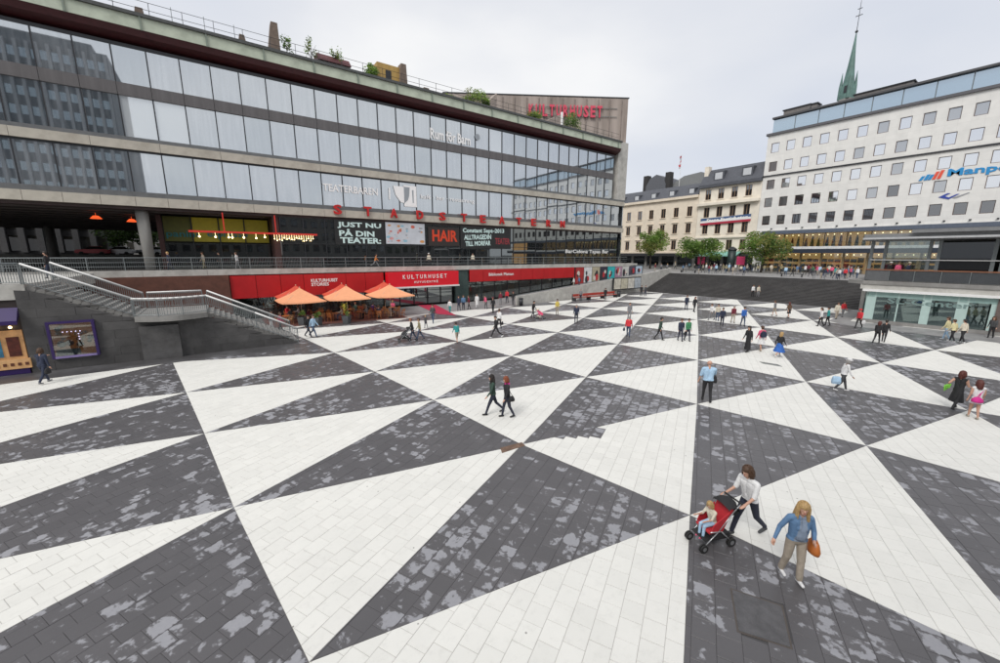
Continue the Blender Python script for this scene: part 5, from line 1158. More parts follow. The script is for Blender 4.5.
def rotv(v, ax, a):
    c, s = math.cos(a), math.sin(a); x, y, z = v
    if ax == 'y': return np.array([c*x+s*z, y, -s*x+c*z])      # positive a tips +z towards +x
    if ax == 'x': return np.array([x, c*y-s*z, s*y+c*z])
    return np.array([c*x-s*y, s*x+c*y, z])
def person(xy, face, label, top='black', bottom='jeans', shoe='black', hair='brown', hs='short', h=1.72, walk=20, sleeve='long', legs='long', arms=None, lean=3, build=1.0, sit=False, res=.024, group=None, z=0.0, skirt=None, phase=1, hat=None, turn=0, fingers=False, belly=0, jacket=None, world=None, skin=None, inner=None):
    """face: degrees in the picture, 0 = to the right, 90 = away, 180 = to the left, 270 = towards the viewer"""
    S = h/1.75; P = []      # prims: p0, p1, r0, r1, mat index  (0 skin 1 top 2 bottom 3 shoe 4 inner)
    V = lambda x, y, z_: np.array([x, y, z_], float)
    W = build; hipz = .93; lean_ = R_(lean)
    hipc = V(0, 0, hipz)
    def up(p): q = np.array(p)-hipc; return hipc+rotv(q, 'y', lean_)
    # legs
    low = 9
    feet = []
    for sd, sgn in ((1, phase), (-1, -phase)):
        hip = V(0, sd*.088*W, hipz-.02)
        if sit: a, kn = R_(84), R_(82)
        else: a = R_(walk*sgn*.9 + (2 if walk else 0)); kn = R_(4+ (walk*.8 if sgn < 0 else walk*.1))
        knee = hip+V(math.sin(a), 0, -math.cos(a))*.43; ank = knee+V(math.sin(a-kn), 0, -math.cos(a-kn))*.41
        lm = 2; cm = 2 if legs in ('long', 'wide2') else 0
        wide = legs == 'wide'
        cm = 2 if wide else cm
        P.append((hip, knee, .088*W, (.066 if legs == 'long' else .075 if legs == 'wide2' else .062) if not wide else .085, 2 if legs != 'bare' else 0))
        P.append((knee, ank+V(0, 0, .02), (.07 if legs == 'wide2' else .062 if cm == 2 else .055) if not wide else .085, (.062 if legs == 'wide2' else .048 if cm == 2 else .037) if not wide else .08, cm))
        fp = R_(0) if (sgn > 0 or walk < 8 or sit) else R_(walk*.9); ft = V(math.cos(fp), 0, -math.sin(fp))
        heel = ank+V(-.03, 0, -.045); P.append((heel, heel+ft*.17, .042, .034, 3)); P.append((ank, heel, .04, .045, 3))
    # trunk
    P.append((up(V(0, .07*W, hipz)), up(V(0, -.07*W, hipz)), .105*W, .105*W, 12))
    for sd in (1, -1):
        P.append((up(V(.0, sd*.055*W, hipz+.06)), up(V(.01, sd*.075*W, 1.33)), .098*W, .105*W, 11))
        P.append((up(V(.01, sd*.05, 1.43)), up(V(-.01, sd*.165*W, 1.405)), .07, .066*W, 11))
    if belly: P.append((up(V(.07, 0, 1.06)), up(V(.05, 0, 1.2)), .125*belly, .12*belly, 11))
    if inner:
        for sd in (1, -1): P.append((up(V(.085, sd*.055, 1.24)), up(V(.07, sd*.05, 1.3)), .07, .06, 11))
    P.append((up(V(-.01, 0, hipz+.02)), up(V(0, 0, hipz+.1)), .115*W, .11*W, 12))
    P.append((up(V(-.005, 0, 1.44)), up(V(.015, 0, 1.56)), .058, .052, 0))
    # head
    tn = R_(turn); hd = V(.025, 0, 1.645)
    def H_(p): return up(hd+rotv(np.array(p), 'z', tn))
    P.append((H_((-.015, 0, .02)), H_((.01, 0, .015)), .094, .09, 0)); P.append((H_((.03, 0, -.05)), H_((.045, 0, -.075)), .07, .05, 0))
    P.append((H_((.088, 0, .0)), H_((.105, 0, -.022)), .012, .016, 0))
    for sd in (1, -1): P.append((H_((0, sd*.09, .0)), H_((0, sd*.092, -.03)), .018, .014, 0))
    # arms
    hands = []
    for sd, key in ((1, 'L'), (-1, 'R')):
        sw = -walk*.75*(phase if sd == 1 else -phase); ab, el = 8, 18
        if sit: sw, el = 35, 55
        if arms and key in arms: sw, ab, el = arms[key][:3]
        inw = arms[key][3] if arms and key in arms and len(arms[key]) > 3 else 0
        sh = up(V(-.01, sd*.185*W, 1.40)); d = rotv(rotv(V(0, 0, -1), 'y', -R_(sw)), 'x', R_(ab)*sd)
        elb = sh+d*.285; d2 = rotv(rotv(rotv(V(0, 0, -1), 'y', -R_(sw+el)), 'x', R_(ab)*sd), 'z', -R_(inw)*sd)
        wr = elb+d2*.25; P.append((sh, elb, .053*W, .044*W, 0 if sleeve == 'none' else 1)); P.append((elb, wr, .042*W if sleeve == 'long' else .038, .034 if sleeve == 'long' else .028, 1 if sleeve == 'long' else 0))
        if sleeve in ('short', 'elbow'): P.append((sh, sh+(elb-sh)*(.62 if sleeve == 'short' else .98), .058*W, .052*W, 1))
        side = np.cross(d2, V(1, 0, 0)); side = side/np.linalg.norm(side) if np.linalg.norm(side) > .1 else V(0, 1, 0); nrm = np.cross(side, d2)
        P.append((wr, wr+d2*.075, .027, .034 if not fingers else .030, 0))
        if fingers:
            P.append((wr+d2*.03+side*.018, wr+d2*.085+side*.024, .02, .018, 0)); P.append((wr+d2*.03-side*.018, wr+d2*.085-side*.024, .02, .018, 0))
            for q, (o_, l_) in enumerate(((-.032, .062), (-.011, .075), (.011, .07), (.032, .052))):
                b0 = wr+d2*.088+side*o_; m1 = b0+(d2*.85+nrm*.5*sd*0+V(.3, 0, 0)*.6)*l_*.55; e1 = m1+(d2*.5+V(.85, 0, 0))*l_*.5; P.append((b0, m1, .0105, .0095, 0)); P.append((m1, e1, .0095, .008, 0))
            tb = wr+d2*.03+V(.028, 0, 0); P.append((tb, tb+(d2*.6+V(.8, 0, 0))*.035, .0125, .0115, 0)); P.append((tb+(d2*.6+V(.8, 0, 0))*.035, tb+(d2*.9+V(.4, 0, 0))*.065, .0115, .0095, 0))
        else: P.append((wr+d2*.07, wr+d2*.14+V(.02, 0, 0), .03, .02, 0))
        hands.append(wr+d2*.1)
    low = min(min(p[0][2]-p[2], p[1][2]-p[3]) for p in P) if not sit else 0.93-.02-.088-.46/S
    P = [((p[0]-V(0, 0, low))*S, (p[1]-V(0, 0, low))*S, p[2]*S, p[3]*S, p[4]) for p in P]
    up2 = lambda p: (np.array(p)-V(0, 0, low))*S
    hp = []
    if hs != 'bald':
        hp.append((up2(H_((-.02, 0, .045))), up2(H_((.005, 0, .05))), .103*S, .098*S)); hp.append((up2(H_((-.05, 0, .0))), up2(H_((-.045, 0, -.04))), .088*S, .07*S))
        if hs in ('long', 'mid', 'curly'):
            e_ = -.30 if hs == 'long' else (-.17 if hs == 'mid' else -.2)
            for sd in (1, -1): hp.append((up2(H_((-.02, sd*.07, .02))), up2(H_((-.045, sd*.075, e_))), .055*S, .035*S))
            hp.append((up2(H_((-.06, 0, 0))), up2(H_((-.085, 0, e_))), (.085 if hs != 'curly' else .12)*S, (.06 if hs != 'curly' else .1)*S))
            if hs == 'long':
                for sd in (1, -1): hp.append((up2(H_((.01, sd*.085, .02))), up2(H_((.03, sd*.10, -.24))), .04*S, .03*S)); hp.append((up2(H_((-.06, sd*.06, -.05))), up2(H_((-.07, sd*.11, -.26))), .06*S, .04*S))
    pos = np.array(world, float) if world is not None else gp(xy[0], xy[1], z)
    base = math.atan2(CR[1], CR[0])
    JOBS.append(dict(P=P, hp=hp, pos=pos, rot=base+R_(face), label=label, group=group, mats=(skinm if skin is None else skin, cloth(top), cloth(bottom), cloth(shoe))+((cloth(inner),) if inner else ()), hair=hairm(hair), res=res, skirt=skirt, S=S, low=low, hat=hat, hands=[up2(q) for q in hands], up2=up2, H_=H_, up=up, hipz=hipz, W=W, jacket=jacket, near=fingers, sit=sit, inner=inner))
    return JOBS[-1]
def finish_people():
    tmp = []
    for j in JOBS:
        mb = MB()
        for p0, p1, r0, r1, m_ in j['P']: mb.capsule(p0, p1, r0, r1, 10)
        me = mb.mesh('person', skinm); o = bpy.data.objects.new('tmp', me); COL.objects.link(o)
        md = o.modifiers.new('r', 'REMESH'); md.mode = 'VOXEL'; md.voxel_size = j['res']; md.adaptivity = 0
        sm_ = o.modifiers.new('s', 'SMOOTH'); sm_.factor = .5; sm_.iterations = 3 if j['res'] > .015 else 2
        tmp.append(o)
    dg = bpy.context.evaluated_depsgraph_get()
    for j, o in zip(JOBS, tmp):
        me = bpy.data.meshes.new_from_object(o.evaluated_get(dg)); me.name = 'person'; me.materials.clear()
        n = len(me.polygons); c = np.zeros(n*3); me.polygons.foreach_get('center', c); c = c.reshape(-1, 3); best = np.full(n, 9.0); idx = np.zeros(n, dtype=np.int32)
        for p0, p1, r0, r1, m_ in j['P']:
            d = p1-p0; L2 = max(d@d, 1e-9); t_ = np.clip(((c-p0)@d)/L2, 0, 1); q = p0+t_[:, None]*d; ds = np.linalg.norm(c-q, axis=1)-(r0+(r1-r0)*t_); k = ds < best; best[k] = ds[k]; idx[k] = m_
        hem = (j['hipz']+.0-j['low'])*j['S']; hemz = c[:, 2]+.25*c[:, 0]*0
        tr_k = (idx >= 11) | ((idx == 2) if not j['sit'] else False); idx = np.where(tr_k, np.where(hemz > hem, 1, 2), idx).astype(np.int32)
        if j['inner']:
            zn = (1.46-j['low'])*j['S']; fr_k = (idx == 1) & (c[:, 0] > .02) & (np.abs(c[:, 1]) < .05+.12*(zn-c[:, 2])); idx[fr_k] = 4
        for m_ in j['mats']: me.materials.append(m_)
        me.polygons.foreach_set('material_index', idx); me.polygons.foreach_set('use_smooth', [True]*n); me.update()
        ob = bpy.data.objects.new('person', me); COL.objects.link(ob); ob.location = j['pos']; ob.rotation_euler = (0, 0, j['rot']); tag(ob, j['label'], 'person', j['group'])
        if j['hp']:
            hb = MB()
            if j['near'] or j['res'] < .0165:
                rs = random.Random(5); S = j['S']; long_ = any(q[1][2] < q[0][2]-.2*S for q in j['hp'])
                for k in range(150):
                    a = rs.uniform(.9, 2*math.pi-.9); th_ = rs.uniform(.15, 1.5); rr0 = .102
                    pts = [j['up2'](j['H_']((-.01+math.cos(a)*rr0*math.sin(th_), math.sin(a)*rr0*math.sin(th_), .045+rr0*math.cos(th_))))]
                    e2 = -.27*rs.uniform(.7, 1.1) if long_ else -.10*rs.uniform(.6, 1.2); wv = rs.uniform(-.02, .02)
                    for t_ in (.45, 1.0): ra = rr0*(1.04+.12*t_)+rs.uniform(-.006, .012); pts.append(j['up2'](j['H_']((-.015+math.cos(a+wv*8*t_)*ra, math.sin(a+wv*8*t_)*ra*.95, .03+(e2-.03)*t_))))
                    for q in range(2): hb.capsule(pts[q], pts[q+1], .013*S, (.012, .007)[q]*S, 5)
            for p0, p1, r0, r1 in j['hp']: hb.capsule(p0, p1, r0, r1, 10)
            h_ = bpy.data.objects.new('hair', hb.mesh('hair', j['hair'], smooth=True)); COL.objects.link(h_); h_.parent = ob
        if j['hat']:
            hb = MB(); c0 = j['up2'](j['H_']((-.005, 0, .07))); hb.lathe([(.115*j['S'], -.02), (.112*j['S'], .03), (.08*j['S'], .07), (.01, .085)], c0, 14); hb.lathe([(.15*j['S'], -.028), (.15*j['S'], -.02)], c0, 14)
            h_ = bpy.data.objects.new('cap', hb.mesh('cap', cloth(j['hat']), smooth=True)); COL.objects.link(h_); h_.parent = ob
        if j['skirt']:
            ck, length, flare = j['skirt']; sb = MB(); S = j['S']; zt = (j['hipz']+.08-j['low'])*S; rows = []
            for t_ in (0, .3, .65, 1):
                r_ = (.13+flare*t_)*S; rows.append((r_, zt-t_*length*S))
            vs = []; seg = 20
            for r_, z_ in rows:
                for k in range(seg): a = 2*math.pi*k/seg; w_ = 1+.06*math.sin(a*5)*(z_ < zt-.1); vs.append((r_*.85*w_*math.cos(a), r_*1.05*w_*math.sin(a), z_))
            sb.add(vs, [(i*seg+k, i*seg+(k+1) % seg, (i+1)*seg+(k+1) % seg, (i+1)*seg+k) for i in range(len(rows)-1) for k in range(seg)])
            h_ = bpy.data.objects.new('skirt', sb.mesh('skirt', cloth(ck), smooth=True)); COL.objects.link(h_); h_.parent = ob
        if j['near']:
            fb = MB()
            for sd in (1, -1): fb.ball(j['up2'](j['H_']((.078, sd*.034, .012))), .012*j['S'], 6, 4)
            h_ = bpy.data.objects.new('eyes', fb.mesh('eyes', mat('eye_dark', (.03, .02, .015), .3, var=0))); COL.objects.link(h_); h_.parent = ob
            fb = MB(); fb.capsule(j['up2'](j['H_']((.098, .018, -.062))), j['up2'](j['H_']((.098, -.018, -.062))), .007*j['S'], .007*j['S'], 6)
            h_ = bpy.data.objects.new('mouth', fb.mesh('mouth', mat('lips', (.35, .11, .09), .5, var=0))); COL.objects.link(h_); h_.parent = ob
        me0 = o.data; bpy.data.objects.remove(o); bpy.data.meshes.remove(me0)
def wpt(j, p):
    c, s = math.cos(j['rot']), math.sin(j['rot']); return np.array([j['pos'][0]+c*p[0]-s*p[1], j['pos'][1]+s*p[0]+c*p[1], j['pos'][2]+p[2]])
def bag(j, local, size, m, label, name='handbag', strap=None, cat='bag'):
    """a bag hanging by a person; local point is the bag's middle, strap ends in the person's frame"""
    c = wpt(j, local); t_ = thing(name, (0, 0, 0), label, cat); sx, sy, sz = size
    q = MB()
    if name == 'handbag': q.lathe([(.5, -1), (.95, -.85), (1.05, -.3), (.8, .45), (.4, 1)], (0, 0, 0), 12)
    elif name == 'folded_jacket':
        for k in range(7): q.capsule((-.9+k*.3, (-.3, .2)[k % 2], .8-.1*(k % 3)), (-1.0+k*.25, .5*(k % 3-1), -1.3+.35*(k % 4)), .34, .2, 7)
    else: q.add([(x*a, y*b_, z_) for z_, a, b_ in ((-1, .95, .8), (-.3, 1.05, 1.1), (.55, .95, .8), (1, .8, .35)) for x, y in ((-1, -1), (1, -1), (1, 1), (-1, 1))], [(3, 2, 1, 0), (12, 13, 14, 15)]+[(i*4+k, i*4+(k+1) % 4, i*4+4+(k+1) % 4, i*4+4+k) for i in range(3) for k in range(4)])
    q.v = [(x*sx, y*sy, z*sz) for x, y, z in q.v]; q.build('bag_body', m, t_, name in ('handbag', 'folded_jacket'))
    if strap is not None:
        a = np.array(strap)-np.array(local); mid = a*.5+np.array([0, .02, .02]); q = MB(); q.path([(-sx*.5, 0, sz*.8), tuple(mid-np.array([sx*.2, 0, 0])), tuple(a), tuple(mid+np.array([sx*.2, 0, 0])), (sx*.5, 0, sz*.8)], .012, 6); q.build('strap', m, t_)
    t_.location = c; t_.rotation_euler = (0, 0, j['rot'])
    return t_
N_ = .0095
# --- the family in front
mp_, sp0 = gp(745, 534), gp(713, 541.5); mface = math.degrees(math.atan2(sp0[1]-mp_[1], sp0[0]-mp_[0])-math.atan2(CR[1], CR[0]))
man = person((745, 534), mface, 'man in a white t-shirt and dark jeans pushing a red and black pushchair', 'white', 'darkjeans', 'darkgrey', 'brown', 'mid', 1.80, 24, 'elbow', arms={'L': (16, 7, 50, 0), 'R': (18, 7, 46, 0)}, lean=12, build=1.08, res=N_, fingers=True, phase=-1)
wom = person((790, 578), 262, 'blonde woman in a denim jacket and beige trousers with an orange shoulder bag', 'denim', 'beige', 'white', 'blond', 'long', 1.70, 9, 'long', arms={'L': (10, 12, 75, 30), 'R': (-8, 26, 25, 0)}, lean=2, res=N_, fingers=True, legs='wide2', turn=-14, build=1.1, belly=.95, inner='grey2')
bag(wom, (.03, .30, .80), (.17, .09, .15), mat('tan_leather', (.50, .15, .03), .45, var=.15), 'slouchy orange leather shoulder bag carried by the blonde woman', strap=(0, .17, 1.38))
ps_ = thing('pushchair', (0, 0, 0), 'red and black pushchair carrying a blond child', 'pushchair')
def pushchair(ps_, seatm, hoodm, s=1.0):
    fr = mat('chrome_tube', (.45, .46, .47), .3, .8, var=0); blk_ = mat('black_rubber', (.02, .02, .02), .7)
    for y in (-.22, .22):
        MB().path([(.42, y, .12), (.05, y, .45), (-.28, y, .85), (-.48, y, 1.02)], .014, 8).build('frame_tube', fr, ps_, True); MB().path([(-.32, y, .12), (-.02, y, .42), (.28, y, .46)], .014, 8).build('frame_tube', fr, ps_, True)
        for x, r in ((.42, .095), (-.32, .105)):
            for dy in (-.025, .025):
                w_ = MB(); w_.tube((x, y+dy-.014, r), (x, y+dy+.014, r), r, r, 16); ww_ = w_.build('wheel', blk_, ps_); MB().tube((x, y+dy-.017, r), (x, y+dy+.017, r), r*.5, r*.5, 10).build('rim', fr, ww_)
    MB().tube((-.48, -.24, 1.02), (-.48, .24, 1.02), .02, seg=8).build('handle', blk_, ps_); MB().box(-.30, .38, -.2, .2, .24, .265).build('foot_bar', blk_, ps_)
    b = MB(); b.add([(-.02, -.2, .42), (-.02, .2, .42), (-.26, .2, .92), (-.26, -.2, .92), (-.07, -.2, .40), (-.07, .2, .40), (-.31, .2, .90), (-.31, -.2, .90)], [(0, 1, 2, 3), (7, 6, 5, 4), (0, 3, 7, 4), (1, 5, 6, 2), (3, 2, 6, 7), (0, 4, 5, 1)]); b.build('seat_back', seatm, ps_)
    MB().cbox(-.05, .28, -.2, .2, .40, .46, .02).build('seat', seatm, ps_)
    for y in (-.205, .205): q = MB(); q.vprism([(-.05, .42), (.25, .46), (.2, .6), (-.2, .85)], 'y', y-.012, y+.012); q.build('side_panel', seatm, ps_)
    h = MB(); vs, fs = [], []; n1_, n2_ = 8, 6
    for i in range(n1_+1):
        a = R_(50+135*i/n1_)
        for k in range(n2_+1):
            t_ = k/n2_*2-1; vs.append((-.27+.26*math.cos(a)*(1-.3*t_*t_)+.015*(i % 2), t_*.24, .80+.27*math.sin(a)*(1-.45*t_*t_)+.02*(i % 2)))
    for i in range(n1_):
        for k in range(n2_): p = i*(n2_+1)+k; fs.append((p, p+1, p+n2_+2, p+n2_+1))
    h.add(vs, fs); h.build('hood', hoodm, ps_, True); MB().cbox(-.28, .2, -.19, .19, .20, .36, .03).build('basket', hoodm, ps_)
pushchair(ps_, mat('pushchair_red', (.45, .02, .03), .7), cloth('black'))
fwd = np.array([math.cos(man['rot']), math.sin(man['rot'])]); hx_ = (man['hands'][0][0]+man['hands'][1][0])/2
pp = man['pos'][:2]+fwd*(hx_+.47); ps_.location = (pp[0], pp[1], .004); ps_.rotation_euler = (0, 0, man['rot'])

ch = person((0, 0), mface, 'small blond child in pale blue trousers sitting in the red pushchair', 'cream', 'lightblue', 'pink', 'blond', 'mid', 1.08, 0, 'short', sit=True, lean=14, res=.011, world=(pp[0]+fwd[0]*.03, pp[1]+fwd[1]*.03, .02), turn=10)
bkp = MB(); bkp.lathe([(.6, -1), (1, -.6), (1, .5), (.7, 1)], (0, 0, 0), 12); bkp.v = [(x*.13, y*.17, z*.2) for x, y, z in bkp.v]; o = bkp.build('black_rucksack', cloth('black'), None, True, (0, 0, 0)); o.location = (pp[0]-fwd[0]*.42, pp[1]-fwd[1]*.42, .84); o.rotation_euler = (0, .5, man['rot']); tag(o, 'black rucksack hung behind the hood of the red pushchair', 'rucksack')
# --- the couple
c1 = person((493, 414), 190, 'dark haired woman in a grey green jacket walking arm in arm', 'darkgreen', 'darkjeans', 'black', 'dark', 'long', 1.70, 25, build=1.08, res=.014, phase=1, arms={'L': (20, 10, 20), 'R': (-14, 10, 30)})
c2 = person((507, 417), 196, 'red haired woman in a black jacket over a magenta top', 'black', 'darkjeans', 'black', 'red', 'short', 1.68, 14, build=1.08, res=.014, phase=-1)
q = MB(); q.lathe([(.115, 0), (.10, .05), (.075, .08)], wpt(c2, (0, 0, 1.385)), 14); o = q.build('magenta_scarf', cloth('magenta'), None, True); tag(o, 'magenta scarf around the neck of the red haired woman', 'scarf')
bag(c2, (-.10, .27, .86), (.13, .08, .11), cloth('black'), 'black handbag on the arm of the red haired woman', strap=(-.02, .20, 1.2))
# --- others on the square
bm = person((706, 401), 75, 'bald heavy man in a pale blue shirt and black trousers', 'lightblue', 'black', 'black', 'grey', 'bald', 1.84, 12, 'elbow', build=1.22, belly=1.15, res=.015, arms={'L': (5, 12, 10), 'R': (35, 10, 60)})
bag(bm, (.22, -.30, 1.0), (.18, .06, .16), cloth('black'), 'black briefcase held by the bald man in the pale blue shirt', 'briefcase')
wm_ = person((841, 391), 340, 'man in white with a white cap and grey trousers carrying a blue bag', 'white', 'darkgrey', 'white', 'grey', 'short', 1.62, 18, 'long', lean=8, res=.016, hat='white', build=1.08, skin=skin2)
bag(wm_, (-.30, -.1, .55), (.16, .08, .18), cloth('lightblue'), 'pale blue plastic bag carried by the man in white', 'carrier_bag')
gw = person((954, 409), 20, 'woman in a black dress with auburn hair carrying a lime green jacket', 'black', 'black', 'black', 'auburn', 'mid', 1.68, 22, 'none', skirt=('black', .62, .10), res=.016, arms={'L': (-35, 22, 70), 'R': (15, 12, 60)})
bag(gw, (-.30, .25, .95), (.22, .06, .10), cloth('lime'), 'lime green jacket carried over the arm of the woman in black', 'folded_jacket', cat='jacket')
gi = person((972, 418), 60, 'girl in a white top with curly auburn hair and a pink bag', 'white', 'pink', 'beige', 'auburn', 'curly', 1.55, 10, 'none', legs='bare', res=.016, skirt=('white', .30, .08))
bag(gi, (-.18, .05, .82), (.12, .17, .11), cloth('magenta'), 'bright pink bag hanging behind the girl in the white top', strap=(0, -.15, 1.25))
lm_ = person((46, 383), 95, 'man in a dark suit facing the lit kiosk', 'navy', 'navy', 'grey', 'brown', 'short', 1.78, 20, res=.015, build=1.12, arms={'L': (70, 25, 15), 'R': (-8, 14, 10)}, lean=4)
bag(lm_, (-.1, -.30, .66), (.14, .09, .15), cloth('black'), 'dark shoulder bag at the hip of the man in the dark suit')
rows_ = [
 ((747, 352), 200, 'woman wholly in black walking past the man in the pale blue shirt', dict(top='black', bottom='black', shoe='black', hair='dark', hs='mid', skirt=('black', .85, .06), walk=10)),
 ((760, 351), 85, 'woman in a pink red jacket and white skirt with a dark rucksack', dict(top='pink', bottom='white', shoe='beige', hair='brown', legs='bare', skirt=('white', .5, .1), walk=14)),
 ((778, 357), 20, 'blond woman in a black top with a billowing blue skirt', dict(top='black', bottom='blue', shoe='white', hair='blond', hs='mid', skirt=('blue', .6, .22), legs='bare', walk=22)),
 ((309, 337), 350, 'man in a black jacket walking past the planters', dict(top='black', bottom='darkjeans', hair='dark', walk=22)),
 ((314, 337), 345, 'man in a pale blue shirt and jeans walking past the planters', dict(top='lightblue', bottom='jeans', hair='brown', walk=26)),
 ((413, 340), 200, 'person in black leaning over a dark pushchair by the cafe', dict(top='black', bottom='jeans', hair='red', walk=16, lean=10)),
 ((420, 340), 195, 'man in an olive jacket and jeans beside the dark pushchair', dict(top='khaki', bottom='jeans', hair='brown', walk=18)),
 ((426, 328), 240, 'small child in a dark jacket before the entrance', dict(top='darkgrey', bottom='darkjeans', hair='blond', h=1.15, walk=12)),
 ((433, 323), 265, 'man in a grey jacket and jeans walking out from the entrance', dict(top='darkgrey', bottom='jeans', hair='brown', walk=20)),
 ((457, 343), 120, 'boy in a teal top and pale shorts with bent knees', dict(top='teal', bottom='beige', shoe='darkgrey', hair='dark', legs='short', h=1.55, walk=16, lean=14)),
 ((493, 313), 250, 'man in a dark coat with a reddish cap near the shop windows', dict(top='black', bottom='black', hair='dark', hat='maroon', walk=10)),
 ((499, 329), 60, 'person in a white shirt carrying a black bag across the square', dict(top='white', bottom='black', hair='brown', walk=16)),
 ((496, 338), 200, 'person in black striding across the square', dict(top='black', bottom='black', hair='dark', walk=30, shoe='white')),
 ((533, 318), 330, 'person in a black coat pushing a pink pushchair', dict(top='black', bottom='darkgrey', hair='dark', walk=14, lean=6)),
 ((557, 315), 270, 'slim person in a yellow top and pale trousers', dict(top='yellow', bottom='beige', hair='dark', walk=6, build=.9)),
 ((576, 323), 255, 'man in a dark jacket and blue jeans standing alone', dict(top='navy', bottom='darkjeans', hair='grey', walk=14, build=1.08)),
 ((628, 337), 70, 'person in a bright red jacket and jeans carrying a dark bag', dict(top='red', bottom='jeans', hair='grey', walk=12, build=1.1)),
 ((629, 320), 270, 'person in grey walking behind the one in the red jacket', dict(top='grey', bottom='grey', hair='brown', walk=10)),
 ((659, 340), 350, 'person in a dark green jacket and black trousers', dict(top='darkgreen', bottom='black', hair='dark', walk=18, lean=6)),
 ((680, 341), 265, 'man in a dark blazer over a white shirt walking with one in green', dict(top='navy', bottom='darkjeans', hair='brown', walk=14)),
 ((687, 341), 275, 'person in a green and yellow jacket walking with the man in the blazer', dict(top='green', bottom='darkjeans', hair='dark', walk=14)),
 ((686, 310), 265, 'man in a navy suit before the broad steps', dict(top='navy', bottom='navy', hair='brown', walk=8)),
 ((694, 312), 280, 'woman in black beside the man in the navy suit', dict(top='black', bottom='black', hair='auburn', hs='mid', walk=12)),
 ((641, 296), 265, 'man in a dark suit near the foot of the ramp parapet', dict(top='black', bottom='black', hair='dark', walk=6)),
 ((645, 296), 275, 'companion in grey trousers near the foot of the ramp parapet', dict(top='darkgrey', bottom='darkjeans', hair='brown', walk=6)),
 ((711, 320), 200, 'man in a white shirt and grey trousers before the broad steps', dict(top='white', bottom='grey', hair='brown', walk=20)),
 ((717, 321), 250, 'person in a lilac white top walking beside the man in white', dict(top='cream', bottom='jeans', hair='dark', walk=10)),
 ((721.5, 326), 240, 'person in a navy jacket and jeans within the group before the steps', dict(top='navy', bottom='darkjeans', hair='brown', walk=16)),
 ((732.5, 323), 265, 'woman in maroon with a white scarf before the broad steps', dict(top='maroon', bottom='beige', hair='grey', walk=10)),
 ((742.5, 326), 270, 'person in a bright blue jacket and jeans before the broad steps', dict(top='blue', bottom='jeans', hair='dark', walk=10)),
 ((774, 316), 120, 'person in a grey hoodie and pale shorts by the lowest step', dict(top='grey', bottom='beige', hair='brown', legs='short', walk=12)),
 ((788, 318), 95, 'woman in a brown top and black skirt by the lowest step', dict(top='brown', bottom='black', hair='auburn', hs='mid', skirt=('black', .5, .06), legs='bare', walk=12)),
 ((820, 326.5), 160, 'woman in a white top and black trousers with friends by the steps', dict(top='white', bottom='black', hair='brown', hs='mid', walk=12)),
 ((827, 325.5), 150, 'person in a blue green jacket with friends by the steps', dict(top='teal', bottom='black', hair='dark', walk=10)),
 ((836, 319), 250, 'person in a cream jacket near the cheek wall', dict(top='cream', bottom='beige', hair='brown', walk=8)),
 ((842, 317), 260, 'person in a red hooded top near the cheek wall', dict(top='red', bottom='grey', hair='dark', walk=8)),
 ((858, 328), 200, 'person in a red anorak with a white bag beside the pavilion', dict(top='red', bottom='black', hair='red', hat='red', walk=20)),
 ((876, 343), 30, 'woman in black with auburn hair walking past the pavilion glass', dict(top='black', bottom='black', hair='auburn', hs='mid', walk=22)),
 ((883, 342), 40, 'man in black walking past the pavilion glass', dict(top='black', bottom='black', hair='dark', walk=18)),
 ((945, 340), 110, 'person in a pale yellow top and blue jeans by the pavilion', dict(top='paleyellow', bottom='lightblue', shoe='white', hair='brown', walk=14)),
 ((951, 342), 95, 'person in a pale yellow top and black trousers by the pavilion', dict(top='paleyellow', bottom='black', shoe='white', hair='brown', walk=14)),
 ((961, 343), 90, 'person in a cream jacket and black trousers by the pavilion', dict(top='cream', bottom='black', shoe='white', hair='dark', walk=14)),
 ((990, 338), 200, 'woman in a dark coat with long brown hair at the brick end of the pavilion', dict(top='darkgrey', bottom='black', hair='brown', hs='long', walk=8)),
 ((450, 313), 260, 'child in a white top and teal trousers on the grey paving by the carpet', dict(top='white', bottom='teal', hair='dark', h=1.5, walk=8)),
 ((459, 311), 250, 'man in a navy jacket by the entrance doors', dict(top='navy', bottom='darkjeans', hair='dark', walk=8)),
 ((463.5, 310), 280, 'person in a blue jacket by the entrance doors', dict(top='denim', bottom='darkjeans', hair='brown', walk=8)),
 ((469, 309.5), 200, 'person in a mauve top with a black bag by the entrance doors', dict(top='maroon', bottom='black', hair='brown', walk=12)),
 ((477, 308), 265, 'person in a long white coat by the entrance doors', dict(top='white', bottom='white', hair='brown', walk=8, skirt=('white', .6, .05))),
 ((486, 309), 220, 'woman in a pink grey top bending over a small dark pushchair', dict(top='pink', bottom='darkgrey', hair='dark', walk=8, lean=14)),
 ((500.5, 305), 270, 'person in a brick red top before the shop windows', dict(top='maroon', bottom='grey', hair='brown', walk=8)),
 ((507, 303), 250, 'person in a vivid red top by the foot of the ramp', dict(top='red', bottom='darkjeans', hair='dark', walk=10)),
 ((513, 305), 280, 'tall person in dark clothes by the foot of the ramp', dict(top='black', bottom='darkgrey', hair='auburn', hs='mid', walk=6)),
 ((272, 331), 10, 'person in a white and grey top at the foot of the left stairs', dict(top='grey', bottom='white', hair='dark', walk=18)),
 ((281, 333), 5, 'woman in a pink top at the foot of the left stairs', dict(top='pink', bottom='darkgrey', hair='brown', hs='mid', walk=16)),
 ((605, 300), 265, 'person in black standing by the red bench', dict(top='black', bottom='black', hair='dark', walk=4)),
 ((580.5, 301), 250, 'person in a pale grey jacket standing by the left end of the red bench', dict(top='grey', bottom='darkjeans', hair='grey', walk=4)),
]
PJ = {}
rg = random.Random(6)
